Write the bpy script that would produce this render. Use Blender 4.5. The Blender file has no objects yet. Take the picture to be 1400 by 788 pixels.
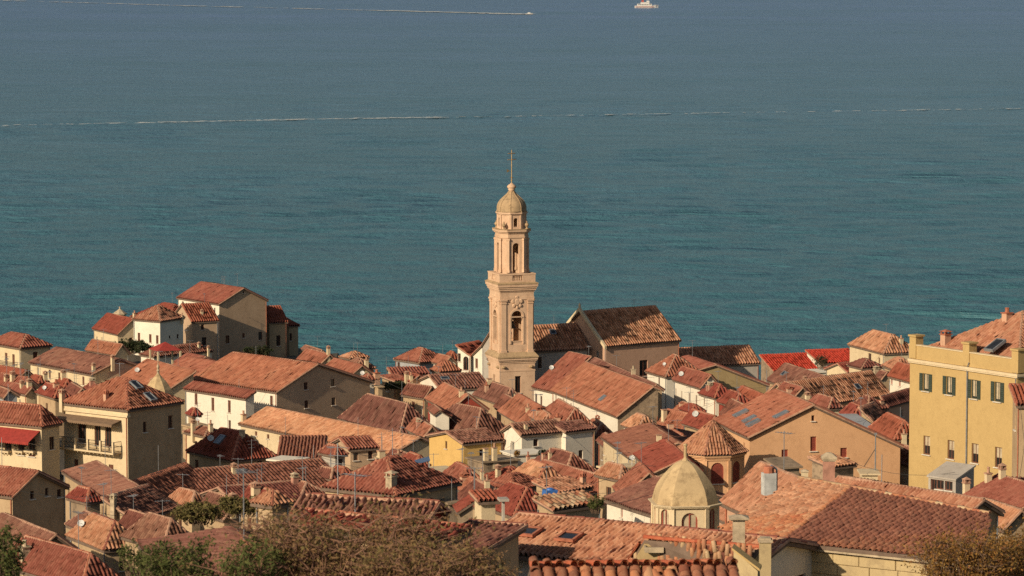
import bpy, math, random
import numpy as np
from mathutils import Vector

random.seed(7)
rng = np.random.default_rng(7)
scene = bpy.context.scene
col = scene.collection
R = math.radians

# ------------------------------------------------------------------ camera
F_PX = 5000.0            # focal length in photo pixels (photo 1400 x 788)
PITCH = R(5.7)
CAM = Vector((0.0, 0.0, 100.0))      # sea level is z = 0
cam_data = bpy.data.cameras.new("camera")
cam_data.sensor_width = 36.0
cam_data.lens = F_PX / 1400.0 * 36.0
cam_data.clip_start = 1.0
cam_data.clip_end = 60000.0
cam_data.dof.use_dof = True
cam_data.dof.focus_distance = 380.0
cam_data.dof.aperture_fstop = 5.0
cam = bpy.data.objects.new("camera", cam_data)
cam.location = CAM
cam.rotation_euler = (math.pi / 2 - PITCH, 0, 0)
col.objects.link(cam)
scene.camera = cam

# ------------------------------------------------------------------ sky, sun, exposure
SUN_ELEV = R(25)
SUN_PHI = R(47)          # sun stands to the left, this far towards the camera
to_sun = Vector((-math.cos(SUN_PHI) * math.cos(SUN_ELEV), -math.sin(SUN_PHI) * math.cos(SUN_ELEV), math.sin(SUN_ELEV)))
world = bpy.data.worlds.new("World")
scene.world = world
world.use_nodes = True
wn = world.node_tree.nodes
wl = world.node_tree.links
wn.clear()
sky = wn.new("ShaderNodeTexSky")
sky.sky_type = 'NISHITA'
sky.sun_disc = False
sky.sun_elevation = SUN_ELEV
sky.sun_rotation = math.atan2(to_sun.x, to_sun.y)
sky.air_density = 1.2
sky.dust_density = 1.5
bg = wn.new("ShaderNodeBackground")
bg.inputs[1].default_value = 0.066
wo = wn.new("ShaderNodeOutputWorld")
wl.new(sky.outputs[0], bg.inputs[0])
wl.new(bg.outputs[0], wo.inputs[0])
sun_data = bpy.data.lights.new("sun", 'SUN')
sun_data.energy = 4.9
sun_data.angle = R(0.5)
sun_data.color = (1.0, 0.84, 0.62)
sun = bpy.data.objects.new("sun", sun_data)
sun.rotation_euler = (-to_sun).to_track_quat('-Z', 'Y').to_euler()
sun.location = (0, 0, 300)
col.objects.link(sun)
scene.view_settings.view_transform = 'Standard'
scene.view_settings.look = 'None'
scene.view_settings.exposure = 0.0
scene.view_settings.gamma = 1.0
scene.view_settings.use_curve_mapping = False
scene.cycles.use_denoising = False
scene.cycles.max_bounces = 6

# ------------------------------------------------------------------ picture geometry -> place geometry
FW = Vector((0, math.cos(PITCH), -math.sin(PITCH)))
UP = Vector((0, math.sin(PITCH), math.cos(PITCH)))
RT = Vector((1, 0, 0))

def ray(px, py):
    return FW + RT * ((px - 700) / F_PX) + UP * (-(py - 394) / F_PX)

def at(px, py, d):
    r = ray(px, py)
    return CAM + r * (d / r.y)

def on_z(px, py, z):
    r = ray(px, py)
    return CAM + r * ((z - CAM.z) / r.z)

def z_at(x, y, py):
    """height of the point above (x, y) that lies on picture row py"""
    k = (py - 394) / F_PX
    # up.P = -k * fw.P
    sy, cy = math.sin(PITCH), math.cos(PITCH)
    return CAM.z + (-k * cy * y - sy * y) / (cy - k * sy)

def t_for_px(p, v, px):
    """t so that p + t v projects on column px"""
    k = (px - 700) / F_PX
    q = p - CAM
    return (k * FW.dot(q) - q.x) / (v.x - k * FW.dot(v))

# ------------------------------------------------------------------ node helpers
class NT:
    def __init__(s, name, rough=0.85, spec=0.25):
        s.m = bpy.data.materials.new(name)
        s.m.use_nodes = True
        s.t = s.m.node_tree
        s.b = s.t.nodes["Principled BSDF"]
        s.b.inputs["Roughness"].default_value = rough
        s.b.inputs["Specular IOR Level"].default_value = spec
    def n(s, kind, **kw):
        o = s.t.nodes.new(kind)
        for k, v in kw.items():
            setattr(o, k, v)
        return o
    def l(s, a, b):
        s.t.links.new(a, b)
    def noise(s, vec, scale, detail=4, rough=0.6):
        o = s.n("ShaderNodeTexNoise")
        o.inputs["Scale"].default_value = scale
        o.inputs["Detail"].default_value = detail
        o.inputs["Roughness"].default_value = rough
        if vec is not None:
            s.l(vec, o.inputs["Vector"])
        return o.outputs["Fac"]
    def ramp(s, fac, stops, interp='LINEAR'):
        o = s.n("ShaderNodeValToRGB")
        o.color_ramp.interpolation = interp
        e = o.color_ramp.elements
        while len(e) < len(stops):
            e.new(0.5)
        for i, (p, c) in enumerate(stops):
            e[i].position = p
            e[i].color = (c[0], c[1], c[2], 1) if hasattr(c, '__len__') else (c, c, c, 1)
        s.l(fac, o.inputs[0])
        return o.outputs[0]
    def mix(s, fac, a, b, mode='MIX'):
        o = s.n("ShaderNodeMix", data_type='RGBA', blend_type=mode)
        for sock, v in ((o.inputs[0], fac), (o.inputs[6], a), (o.inputs[7], b)):
            if hasattr(v, 'is_linked'):
                s.l(v, sock)
            elif hasattr(v, '__len__'):
                sock.default_value = (v[0], v[1], v[2], 1)
            else:
                sock.default_value = v
        return o.outputs[2]
    def math(s, op, a, b=0.0):
        o = s.n("ShaderNodeMath", operation=op)
        for sock, v in ((o.inputs[0], a), (o.inputs[1], b)):
            if hasattr(v, 'is_linked'):
                s.l(v, sock)
            else:
                sock.default_value = v
        return o.outputs[0]
    def bump(s, height, strength=0.3, dist=0.05):
        o = s.n("ShaderNodeBump")
        o.inputs["Strength"].default_value = strength
        o.inputs["Distance"].default_value = dist
        s.l(height, o.inputs["Height"])
        s.l(o.outputs[0], s.b.inputs["Normal"])
        return o
    def geo(s):
        return s.n("ShaderNodeNewGeometry").outputs["Position"]
    def obj(s):
        return s.n("ShaderNodeTexCoord").outputs["Object"]

MATS = {}
def plain(name, c, rough=0.7, metal=0.0, spec=0.3, vary=0.25):
    if name in MATS:
        return MATS[name]
    m = NT(name, rough, spec)
    p = m.geo()
    f = m.noise(p, 3.0, 5, 0.65)
    lo = [x * (1 - vary) for x in c]
    hi = [min(1, x * (1 + vary)) for x in c]
    m.l(m.ramp(f, [(0.3, lo), (0.7, hi)]), m.b.inputs["Base Color"])
    m.b.inputs["Metallic"].default_value = metal
    MATS[name] = m.m
    return m.m

def plaster(key, c, dirt=0.5, dirtcol=None):
    k = "plaster_" + key
    if k in MATS:
        return MATS[k]
    m = NT(k, 0.92, 0.1)
    p = m.geo()
    big = m.noise(p, 0.35, 6, 0.65)
    mp = m.n("ShaderNodeMapping")
    mp.inputs["Scale"].default_value = (0.9, 0.9, 0.22)     # rain streaks
    m.l(p, mp.inputs[0])
    streak = m.noise(mp.outputs[0], 1.0, 5, 0.7)
    fine = m.noise(p, 9.0, 4, 0.7)
    dc = dirtcol or (c[0] * 0.55, c[1] * 0.5, c[2] * 0.45)
    base = m.mix(m.ramp(big, [(0.35, 0.0), (0.75, 0.7 * dirt)]), c, dc)
    base = m.mix(m.ramp(streak, [(0.5, 0.0), (0.85, 0.6 * dirt)]), base, dc)
    patch = m.noise(p, 1.6, 6, 0.75)
    base = m.mix(m.ramp(patch, [(0.5, 0.0), (0.64, 0.7 * dirt)]), base, dc)
    base = m.mix(m.ramp(fine, [(0.3, 0.35), (0.7, 0.0)]), base, (c[0] * 0.6, c[1] * 0.6, c[2] * 0.6))
    m.l(base, m.b.inputs["Base Color"])
    m.bump(fine, 0.35, 0.03)
    MATS[k] = m.m
    return m.m

def tile_mat(key, cols, lichen=0.35, lcol=(0.46, 0.36, 0.24), stain=0.5):
    """barrel tiles: one colour per tile from the tile's own UV cell, lichen and stains over it"""
    m = NT("tile_" + key, 0.9, 0.12)
    uv = m.n("ShaderNodeUVMap", uv_map="UVMap").outputs[0]
    fl = m.n("ShaderNodeVectorMath", operation='FLOOR')
    m.l(uv, fl.inputs[0])
    wn_ = m.n("ShaderNodeTexWhiteNoise", noise_dimensions='2D')
    m.l(fl.outputs[0], wn_.inputs["Vector"])
    v = wn_.outputs["Value"]
    n = len(cols)
    c = m.ramp(v, [(i / (n - 1), cc) for i, cc in enumerate(cols)])
    p = m.geo()
    big = m.noise(p, 0.3, 5, 0.65)
    mp = m.n("ShaderNodeMapping"); mp.inputs["Scale"].default_value = (0.55, 0.16, 1.0)
    m.l(uv, mp.inputs[0])
    streak = m.noise(mp.outputs[0], 1.0, 4, 0.65)          # damp runs down the tile rows
    mid = m.noise(p, 3.5, 6, 0.75)
    fine = m.noise(p, 14.0, 4, 0.7)
    c = m.mix(m.ramp(big, [(0.40, 0.0), (0.75, 0.8 * stain)]), c, [x * 0.45 for x in cols[0]])
    c = m.mix(m.ramp(streak, [(0.25, 0.5 * stain), (0.5, 0.0)]), c, [x * 0.55 for x in cols[0]])
    c = m.mix(m.ramp(streak, [(0.5, 0.0), (0.8, lichen)]), c, lcol)
    c = m.mix(m.ramp(mid, [(0.58, 0.0), (0.8, lichen * 0.7)]), c, lcol)
    c = m.mix(m.ramp(fine, [(0.3, 0.35), (0.65, 0.0)]), c, [x * 0.45 for x in cols[0]])
    oi = m.n("ShaderNodeObjectInfo").outputs["Random"]
    hs = m.n("ShaderNodeHueSaturation")
    m.l(c, hs.inputs["Color"])
    m.l(m.math('ADD', m.math('MULTIPLY', oi, 0.35), 0.84), hs.inputs["Value"])
    m.l(m.math('ADD', m.math('MULTIPLY', oi, 0.014), 0.493), hs.inputs["Hue"])
    m.l(hs.outputs[0], m.b.inputs["Base Color"])
    m.bump(fine, 0.4, 0.02)
    MATS["tile_" + key] = m.m

tile_mat('orange', [(0.263, 0.090, 0.058), (0.314, 0.114, 0.074), (0.370, 0.146, 0.096), (0.291, 0.099, 0.063)], 0.35, (0.42, 0.26, 0.17), 0.6)
tile_mat('old', [(0.178, 0.078, 0.057), (0.230, 0.103, 0.074), (0.299, 0.144, 0.101), (0.207, 0.087, 0.062)], 0.4, (0.36, 0.25, 0.17), 0.6)
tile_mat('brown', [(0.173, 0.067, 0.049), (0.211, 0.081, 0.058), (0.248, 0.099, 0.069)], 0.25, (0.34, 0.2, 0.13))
tile_mat('red', [(0.26, 0.068, 0.044), (0.31, 0.09, 0.058), (0.23, 0.064, 0.042)], 0.2, (0.42, 0.2, 0.13), 0.5)
tile_mat('bright_red', [(0.36, 0.034, 0.026), (0.41, 0.04, 0.03), (0.33, 0.032, 0.025)], 0.05, (0.4, 0.1, 0.06), 0.3)
tile_mat('tan', [(0.364, 0.156, 0.088), (0.455, 0.215, 0.127), (0.546, 0.286, 0.176), (0.403, 0.169, 0.099)], 0.4, (0.5, 0.36, 0.23), 0.55)
tile_mat('pale', [(0.40, 0.18, 0.1), (0.48, 0.32, 0.19), (0.54, 0.42, 0.27), (0.34, 0.11, 0.06), (0.45, 0.27, 0.15)], 0.4)
plain('mortar', (0.40, 0.23, 0.15), 0.95, vary=0.3)
plain('ridge_red', (0.36, 0.13, 0.075), 0.95, vary=0.3)
plain('deck', (0.16, 0.11, 0.08), 0.95)
plain('stone', (0.42, 0.33, 0.22), 0.95, vary=0.35)
plain('chimney_brick', (0.40, 0.2, 0.14), 0.95, vary=0.3)
plain('wood_shutter', (0.16, 0.065, 0.04), 0.8)
plain('red_shutter', (0.3, 0.075, 0.05), 0.8)
plain('green_shutter', (0.045, 0.06, 0.045), 0.75)
plain('white_trim', (0.62, 0.56, 0.47), 0.85)
plain('dark_metal', (0.05, 0.05, 0.05), 0.6, 0.3)
plain('grey_metal', (0.30, 0.31, 0.32), 0.45, 0.5)
plain('dish_white', (0.5, 0.49, 0.46), 0.5)
plain('blue_cloth', (0.07, 0.11, 0.19), 0.8)
plain('blue_plastic', (0.05, 0.15, 0.42), 0.45)
plain('red_cloth', (0.30, 0.04, 0.03), 0.9)
plain('brown_cloth', (0.2, 0.13, 0.08), 0.9)
plain('grey_sheet', (0.32, 0.36, 0.4), 0.5, 0.2)
plain('gold', (0.5, 0.34, 0.16), 0.5, 0.6)
plain('bronze', (0.12, 0.10, 0.07), 0.5, 0.7)
plain('curtain', (0.42, 0.34, 0.23), 0.9)
plain('foam', (0.5, 0.52, 0.5), 0.95)
plain('boat_white', (0.6, 0.58, 0.55), 0.5)
plain('boat_red', (0.4, 0.08, 0.06), 0.6)
plain('solar', (0.17, 0.19, 0.21), 0.3, 0.2)

def glass_mat():
    m = NT('window_glass', 0.12, 0.5)
    f = m.noise(m.geo(), 0.6, 2)
    m.l(m.ramp(f, [(0.35, (0.012, 0.012, 0.013)), (0.7, (0.04, 0.037, 0.034))]), m.b.inputs["Base Color"])
    MATS['glass'] = m.m
glass_mat()

WALL = {
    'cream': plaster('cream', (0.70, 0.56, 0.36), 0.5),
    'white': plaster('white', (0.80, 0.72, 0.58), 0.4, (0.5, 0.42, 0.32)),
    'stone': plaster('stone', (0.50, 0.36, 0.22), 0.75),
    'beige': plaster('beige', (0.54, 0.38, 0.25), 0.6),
    'pink': plaster('pink', (0.60, 0.37, 0.25), 0.5),
    'ochre': plaster('ochre', (0.52, 0.36, 0.155), 0.5, (0.36, 0.24, 0.1)),
    'yellow': plaster('yellow', (0.68, 0.44, 0.16), 0.4),
    'orange': plaster('orange', (0.70, 0.41, 0.225), 0.4),
    'grey': plaster('grey', (0.46, 0.41, 0.35), 0.6),
    'bluegrey': plaster('bluegrey', (0.40, 0.40, 0.40), 0.6),
    'khaki': plaster('khaki', (0.42, 0.31, 0.16), 0.55),
    'red': plaster('red', (0.33, 0.07, 0.05), 0.5),
    'stained': plaster('stained', (0.40, 0.29, 0.19), 1.0, (0.07, 0.055, 0.045)),
    'dome': plaster('dome', (0.64, 0.47, 0.26), 1.2, (0.26, 0.18, 0.1)),
    'tower': plaster('tower', (0.70, 0.48, 0.32), 0.6, (0.34, 0.2, 0.12)),
    'towerstone': plaster('towerstone', (0.50, 0.35, 0.2), 0.9, (0.16, 0.11, 0.07)),
}

# ------------------------------------------------------------------ mesh helpers
class MB:
    def __init__(s):
        s.v, s.f, s.m = [], [], []
    def add(s, verts, faces, mi=0):
        o = len(s.v)
        s.v.extend([tuple(p) for p in verts])
        for f in faces:
            s.f.append(tuple(i + o for i in f))
            s.m.append(mi)
    def quad(s, a, b, c, d, mi=0):
        s.add([a, b, c, d], [(0, 1, 2, 3)], mi)
    def box(s, x0, x1, y0, y1, z0, z1, mi=0):
        s.add([(x0, y0, z0), (x1, y0, z0), (x1, y1, z0), (x0, y1, z0), (x0, y0, z1), (x1, y0, z1), (x1, y1, z1), (x0, y1, z1)],
              [(0, 3, 2, 1), (4, 5, 6, 7), (0, 1, 5, 4), (1, 2, 6, 5), (2, 3, 7, 6), (3, 0, 4, 7)], mi)
    def obox(s, c, ax, ay, az, hx, hy, hz, mi=0):
        """box round centre c along unit axes with half sizes"""
        c, ax, ay, az = Vector(c), Vector(ax), Vector(ay), Vector(az)
        vs = []
        for k in (-1, 1):
            for (i, j) in ((-1, -1), (1, -1), (1, 1), (-1, 1)):
                vs.append(c + ax * (hx * i) + ay * (hy * j) + az * (hz * k))
        s.add(vs, [(0, 3, 2, 1), (4, 5, 6, 7), (0, 1, 5, 4), (1, 2, 6, 5), (2, 3, 7, 6), (3, 0, 4, 7)], mi)
    def bar(s, a, b, r, n=5, r2=None, mi=0):
        a, b = Vector(a), Vector(b)
        d = (b - a)
        if d.length < 1e-6:
            return
        d.normalize()
        q = Vector((0, 0, 1)) if abs(d.z) < 0.9 else Vector((1, 0, 0))
        x = d.cross(q).normalized(); y = d.cross(x)
        r2 = r if r2 is None else r2
        vs = []
        for (c, rr) in ((a, r), (b, r2)):
            for i in range(n):
                t = 2 * math.pi * i / n
                vs.append(c + x * (rr * math.cos(t)) + y * (rr * math.sin(t)))
        fs = [(i, (i + 1) % n, n + (i + 1) % n, n + i) for i in range(n)]
        fs += [tuple(range(n))[::-1], tuple(range(n, 2 * n))]
        s.add(vs, fs, mi)
    def lathe(s, c, prof, n=12, rot=0.0, mi=0, sx=1.0, sy=1.0):
        """prof: list of (radius, z) bottom to top round c"""
        c = Vector(c); vs = []
        for (r, z) in prof:
            for i in range(n):
                t = rot + 2 * math.pi * i / n
                vs.append((c.x + r * sx * math.cos(t), c.y + r * sy * math.sin(t), c.z + z))
        fs = []
        for k in range(len(prof) - 1):
            for i in range(n):
                j = (i + 1) % n
                fs.append((k * n + i, k * n + j, (k + 1) * n + j, (k + 1) * n + i))
        fs.append(tuple(range(n))[::-1])
        fs.append(tuple(range((len(prof) - 1) * n, len(prof) * n)))
        s.add(vs, fs, mi)
    def prism(s, poly, off, mi=0):
        """slab: polygon and its copy moved by off"""
        n = len(poly)
        o = Vector(off)
        vs = [Vector(p) for p in poly] + [Vector(p) + o for p in poly]
        fs = [tuple(range(n)), tuple(range(n, 2 * n))[::-1]]
        fs += [((i + 1) % n, i, n + i, n + (i + 1) % n) for i in range(n)]
        s.add(vs, fs, mi)
    def build(s, name, mats, parent=None, smooth=False):
        me = bpy.data.meshes.new(name)
        me.from_pydata(s.v, [], s.f)
        if not isinstance(mats, (list, tuple)):
            mats = [mats]
        for m in mats:
            me.materials.append(MATS[m] if isinstance(m, str) else m)
        if len(mats) > 1:
            me.polygons.foreach_set("material_index", s.m)
        if smooth:
            me.polygons.foreach_set("use_smooth", [True] * len(s.f))
        o = bpy.data.objects.new(name, me)
        col.objects.link(o)
        if parent is not None:
            o.parent = parent
        return o

def empty(name, loc, rz=0.0, parent=None):
    o = bpy.data.objects.new(name, None)
    o.empty_display_size = 0.5
    o.location = loc
    o.rotation_euler = (0, 0, rz)
    col.objects.link(o)
    if parent is not None:
        o.parent = parent
    return o

def tag(o, label=None, cat=None, group=None, kind=None):
    if label: o['label'] = label
    if cat: o['category'] = cat
    if group: o['group'] = group
    if kind: o['kind'] = kind
    return o

# ------------------------------------------------------------------ barrel tile surfaces
def tile_plane(pts, cp, cl, seed, rad=None, coarse=False, seg=5, jit=1.0, lift=0.03, sag=0.05):
    """rows of barrel tiles over a convex roof plane; pts[0]->pts[1] is the eave. Returns verts, quads, uv per quad"""
    r_ = np.random.default_rng(seed)
    P = [Vector(p) for p in pts]
    e = (P[1] - P[0]).normalized()
    nrm = Vector((0, 0, 0))
    for i in range(len(P)):
        nrm += (P[i] - P[0]).cross(P[(i + 1) % len(P)] - P[0])
    nrm.normalize()
    if nrm.z < 0:
        nrm = -nrm
    u = nrm.cross(e).normalized()
    if u.z < 0:
        u = -u
    q = np.array([((p - P[0]).dot(e), (p - P[0]).dot(u)) for p in P])
    smin, smax = q[:, 0].min(), q[:, 0].max()
    vmin, vmax = q[:, 1].min(), q[:, 1].max()
    if smax - smin < 0.3 or vmax - vmin < 0.2:
        return None
    rad = cp * 0.56 if rad is None else rad
    if seg == 5:
        fr = [(0.0, 0.0), (0.07, 0.62), (0.22, 0.95), (0.42, 0.95), (0.57, 0.62), (0.64, 0.0)]
    elif seg == 7:
        fr = [(0.0, 0.0), (0.06, 0.55), (0.17, 0.88), (0.32, 1.0), (0.47, 0.88), (0.58, 0.55), (0.64, 0.0), (0.82, -0.25)]
    else:
        fr = [(0.0, 0.0), (0.16, 0.95), (0.46, 0.95), (0.62, 0.0)]
    nf = len(fr)
    ncol = int(math.ceil((smax - smin) / cp))
    S, Hh, K = [], [], []
    for k in range(ncol):
        for (a, b) in fr:
            s_ = smin + (k + a) * cp
            if s_ > smax: break
            S.append(s_); Hh.append(b * rad); K.append(k)
    S.append(smax); Hh.append(0.0); K.append(ncol - 1)
    S = np.array(S); Hh = np.array(Hh); K = np.array(K)
    # polygon extent per column line
    lo = np.full(len(S), 1e9); hi = np.full(len(S), -1e9)
    Sc = np.clip(S, smin + 1e-5, smax - 1e-5)
    for i in range(len(q)):
        a, b = q[i], q[(i + 1) % len(q)]
        if abs(a[0] - b[0]) < 1e-6: continue
        t = (Sc - a[0]) / (b[0] - a[0])
        ok = (t >= -1e-6) & (t <= 1 + 1e-6)
        v = a[1] + t * (b[1] - a[1])
        lo = np.where(ok, np.minimum(lo, v), lo); hi = np.where(ok, np.maximum(hi, v), hi)
    nc = 1 if coarse else max(1, int(round((vmax - vmin) / cl)))
    cl = (vmax - vmin) / nc
    rows, RH, RC = [], [], []
    for j in range(nc):
        rows += [vmin + j * cl, vmin + (j + 1) * cl]
        RH += [lift, 0.0]; RC += [j, j]
    rows = np.array(rows); RH = np.array(RH); RC = np.array(RC)
    jh = r_.normal(0, 0.012 * jit, (ncol + 1, nc)); js = r_.normal(0, 0.016 * jit, (ncol + 1, nc))
    jv = r_.normal(0, 0.03 * jit, (ncol + 1, nc))
    V = np.clip(rows[None, :] + (jv[K][:, RC] if not coarse else 0), lo[:, None], hi[:, None])
    H = Hh[:, None] * np.ones(len(rows))[None] + RH[None, :] + jh[K][:, RC] * (Hh[:, None] > 0)
    SS = S[:, None] + js[K][:, RC] * (Hh[:, None] > 0.0)
    SS = np.clip(SS, smin, smax)
    ph = r_.uniform(0, 6.28, 4)
    H = H + sag * (np.sin(SS * 0.55 + ph[0]) * np.sin(V * 0.8 + ph[1]) + 0.5 * np.sin(SS * 1.3 + ph[2]) * np.sin(V * 1.1 + ph[3]))
    H = H + 0.02 + sag
    E_, U_, N_ = np.array(e), np.array(u), np.array(nrm)
    O = np.array(P[0])
    vert = O + SS[..., None] * E_ + V[..., None] * U_ + H[..., None] * N_
    ns, nr = V.shape
    idx = np.arange(ns * nr).reshape(ns, nr)
    a = idx[:-1, :-1]; b = idx[1:, :-1]; c = idx[1:, 1:]; d = idx[:-1, 1:]
    hgt = np.maximum(V[:-1, 1:] - V[:-1, :-1], V[1:, 1:] - V[1:, :-1])
    is_step = (np.arange(nr - 1) % 2 == 1)[None, :]
    inside = ((V[:-1, :-1] > lo[:-1, None] + 1e-3) & (V[:-1, :-1] < hi[:-1, None] - 1e-3)) | ((V[1:, :-1] > lo[1:, None] + 1e-3) & (V[1:, :-1] < hi[1:, None] - 1e-3))
    keep = np.where(is_step, inside, hgt > 1e-3)
    keep &= ((S[1:] - S[:-1]) > 1e-4)[:, None]
    quads = np.stack([a, b, c, d], -1)[keep]
    uu = np.broadcast_to((K[:-1] + 0.5)[:, None], keep.shape)[keep]
    vv = np.broadcast_to((RC[:-1] + 0.5)[None, :], keep.shape)[keep]
    off = seed % 97
    return vert.reshape(-1, 3), quads, np.stack([uu + off * 40, vv + (seed % 53) * 40], -1), (e, u, nrm)

TRI_COUNT = [0]
def tiles_object(parts, mat, parent, name='tiles'):
    vs, qs, uvs, o = [], [], [], 0
    for p in parts:
        if p is None: continue
        vs.append(p[0]); qs.append(p[1] + o); uvs.append(p[2]); o += len(p[0])
    if not vs: return None
    v = np.concatenate(vs); q = np.concatenate(qs); uv = np.concatenate(uvs)
    me = bpy.data.meshes.new(name)
    me.vertices.add(len(v)); me.vertices.foreach_set("co", v.astype(np.float32).ravel())
    n = len(q)
    me.loops.add(n * 4); me.loops.foreach_set("vertex_index", q.astype(np.int32).ravel())
    me.polygons.add(n)
    me.polygons.foreach_set("loop_start", np.arange(0, n * 4, 4, dtype=np.int32))
    me.update(calc_edges=True)
    l = me.uv_layers.new(name="UVMap")
    l.data.foreach_set("uv", np.repeat(uv, 4, 0).astype(np.float32).ravel())
    me.materials.append(MATS[mat])
    me.validate()
    TRI_COUNT[0] += 2 * n
    ob = bpy.data.objects.new(name, me)
    col.objects.link(ob)
    ob.parent = parent
    ob['kind'] = 'stuff'
    return ob

def cap_run(mb, a, b, r, step=0.42, seed=0):
    """a line of overlapping half round cap tiles on a mortar bed"""
    a, b = Vector(a), Vector(b)
    L = (b - a).length
    if L < 0.2: return
    d = (b - a) / L
    side = d.cross(Vector((0, 0, 1)))
    if side.length < 1e-4: return
    side.normalize(); up = side.cross(d).normalized()
    rr = random.Random(seed)
    n = max(1, int(L / step))
    for i in range(n):
        p0 = a + d * (L * i / n - 0.03); p1 = a + d * (L * (i + 1) / n + 0.03)
        k0 = r * rr.uniform(1.02, 1.15); k1 = r * rr.uniform(0.85, 0.95)
        o = up * rr.uniform(-0.015, 0.02) + side * rr.uniform(-0.02, 0.02)
        vs = []
        for (p, k) in ((p0, k0), (p1, k1)):
            for t in (0, 45, 90, 135, 180):
                vs.append(p + o + side * (k * math.cos(R(t))) + up * (k * math.sin(R(t)) * 0.9))
        mb.add(vs, [(j, j + 1, 6 + j, 5 + j) for j in range(4)] + [(0, 1, 2, 3, 4), (9, 8, 7, 6, 5)], 0)
    w = r * 1.25
    mb.add([a - side * w - up * 0.05, a + side * w - up * 0.05, b + side * w - up * 0.05, b - side * w - up * 0.05,
            a - side * w * .8 + up * 0.05, a + side * w * .8 + up * 0.05, b + side * w * .8 + up * 0.05, b - side * w * .8 + up * 0.05],
           [(4, 5, 6, 7), (0, 1, 5, 4), (1, 2, 6, 5), (2, 3, 7, 6), (3, 0, 4, 7)], 1)

# ------------------------------------------------------------------ walls with real openings
def wall_face(mb, to3, inward, s0, s1, zb, top, wins, depth=0.18, mi=0):
    """one wall sheet in (s, z); top: list of (s, z); wins: (s0, s1, z0, z1, arch)"""
    def ztop(s):
        for (a, b) in zip(top[:-1], top[1:]):
            if a[0] - 1e-6 <= s <= b[0] + 1e-6:
                t = 0 if b[0] == a[0] else (s - a[0]) / (b[0] - a[0])
                return a[1] + t * (b[1] - a[1])
        return top[-1][1]
    def wtop(w, s):
        if not w[4]: return w[3]
        r = (w[1] - w[0]) / 2; m = (w[0] + w[1]) / 2
        return w[3] - r + math.sqrt(max(0, r * r - (s - m) ** 2))
    xs = {s0, s1}
    for (s, z) in top: xs.add(min(max(s, s0), s1))
    ok = []
    for w in wins:
        if w[0] < s0 + 0.02 or w[1] > s1 - 0.02: continue
        if w[3] > min(ztop(w[0]), ztop(w[1])) - 0.02: continue
        ok.append(w)
        n = 8 if w[4] else 1
        for i in range(n + 1): xs.add(w[0] + (w[1] - w[0]) * (0.5 - 0.5 * math.cos(math.pi * i / n) if w[4] else i / n))
    xs = sorted(xs)
    xs = [x for i, x in enumerate(xs) if i == 0 or x - xs[i - 1] > 1e-5]
    for a, b in zip(xs[:-1], xs[1:]):
        m = (a + b) / 2
        inn = sorted([w for w in ok if w[0] < m < w[1]], key=lambda w: w[2])
        la, lb = zb, zb
        for w in inn:
            if w[2] > la + 1e-5:
                mb.quad(to3(a, la), to3(b, lb), to3(b, w[2]), to3(a, w[2]), mi)
            la, lb = wtop(w, a), wtop(w, b)
            mb.quad(to3(a, la), to3(b, lb), to3(b, lb) + inward * depth, to3(a, la) + inward * depth, mi)
        ta, tb = ztop(a), ztop(b)
        if max(ta - la, tb - lb) > 1e-5:
            mb.quad(to3(a, la), to3(b, lb), to3(b, tb), to3(a, ta), mi)
    for w in ok:
        z1 = wtop(w, w[0])
        for s in (w[0], w[1]):
            mb.quad(to3(s, w[2]), to3(s, z1), to3(s, z1) + inward * depth, to3(s, w[2]) + inward * depth, mi)
        mb.quad(to3(w[0], w[2]), to3(w[1], w[2]), to3(w[1], w[2]) + inward * depth, to3(w[0], w[2]) + inward * depth, mi)
    return ok

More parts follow.
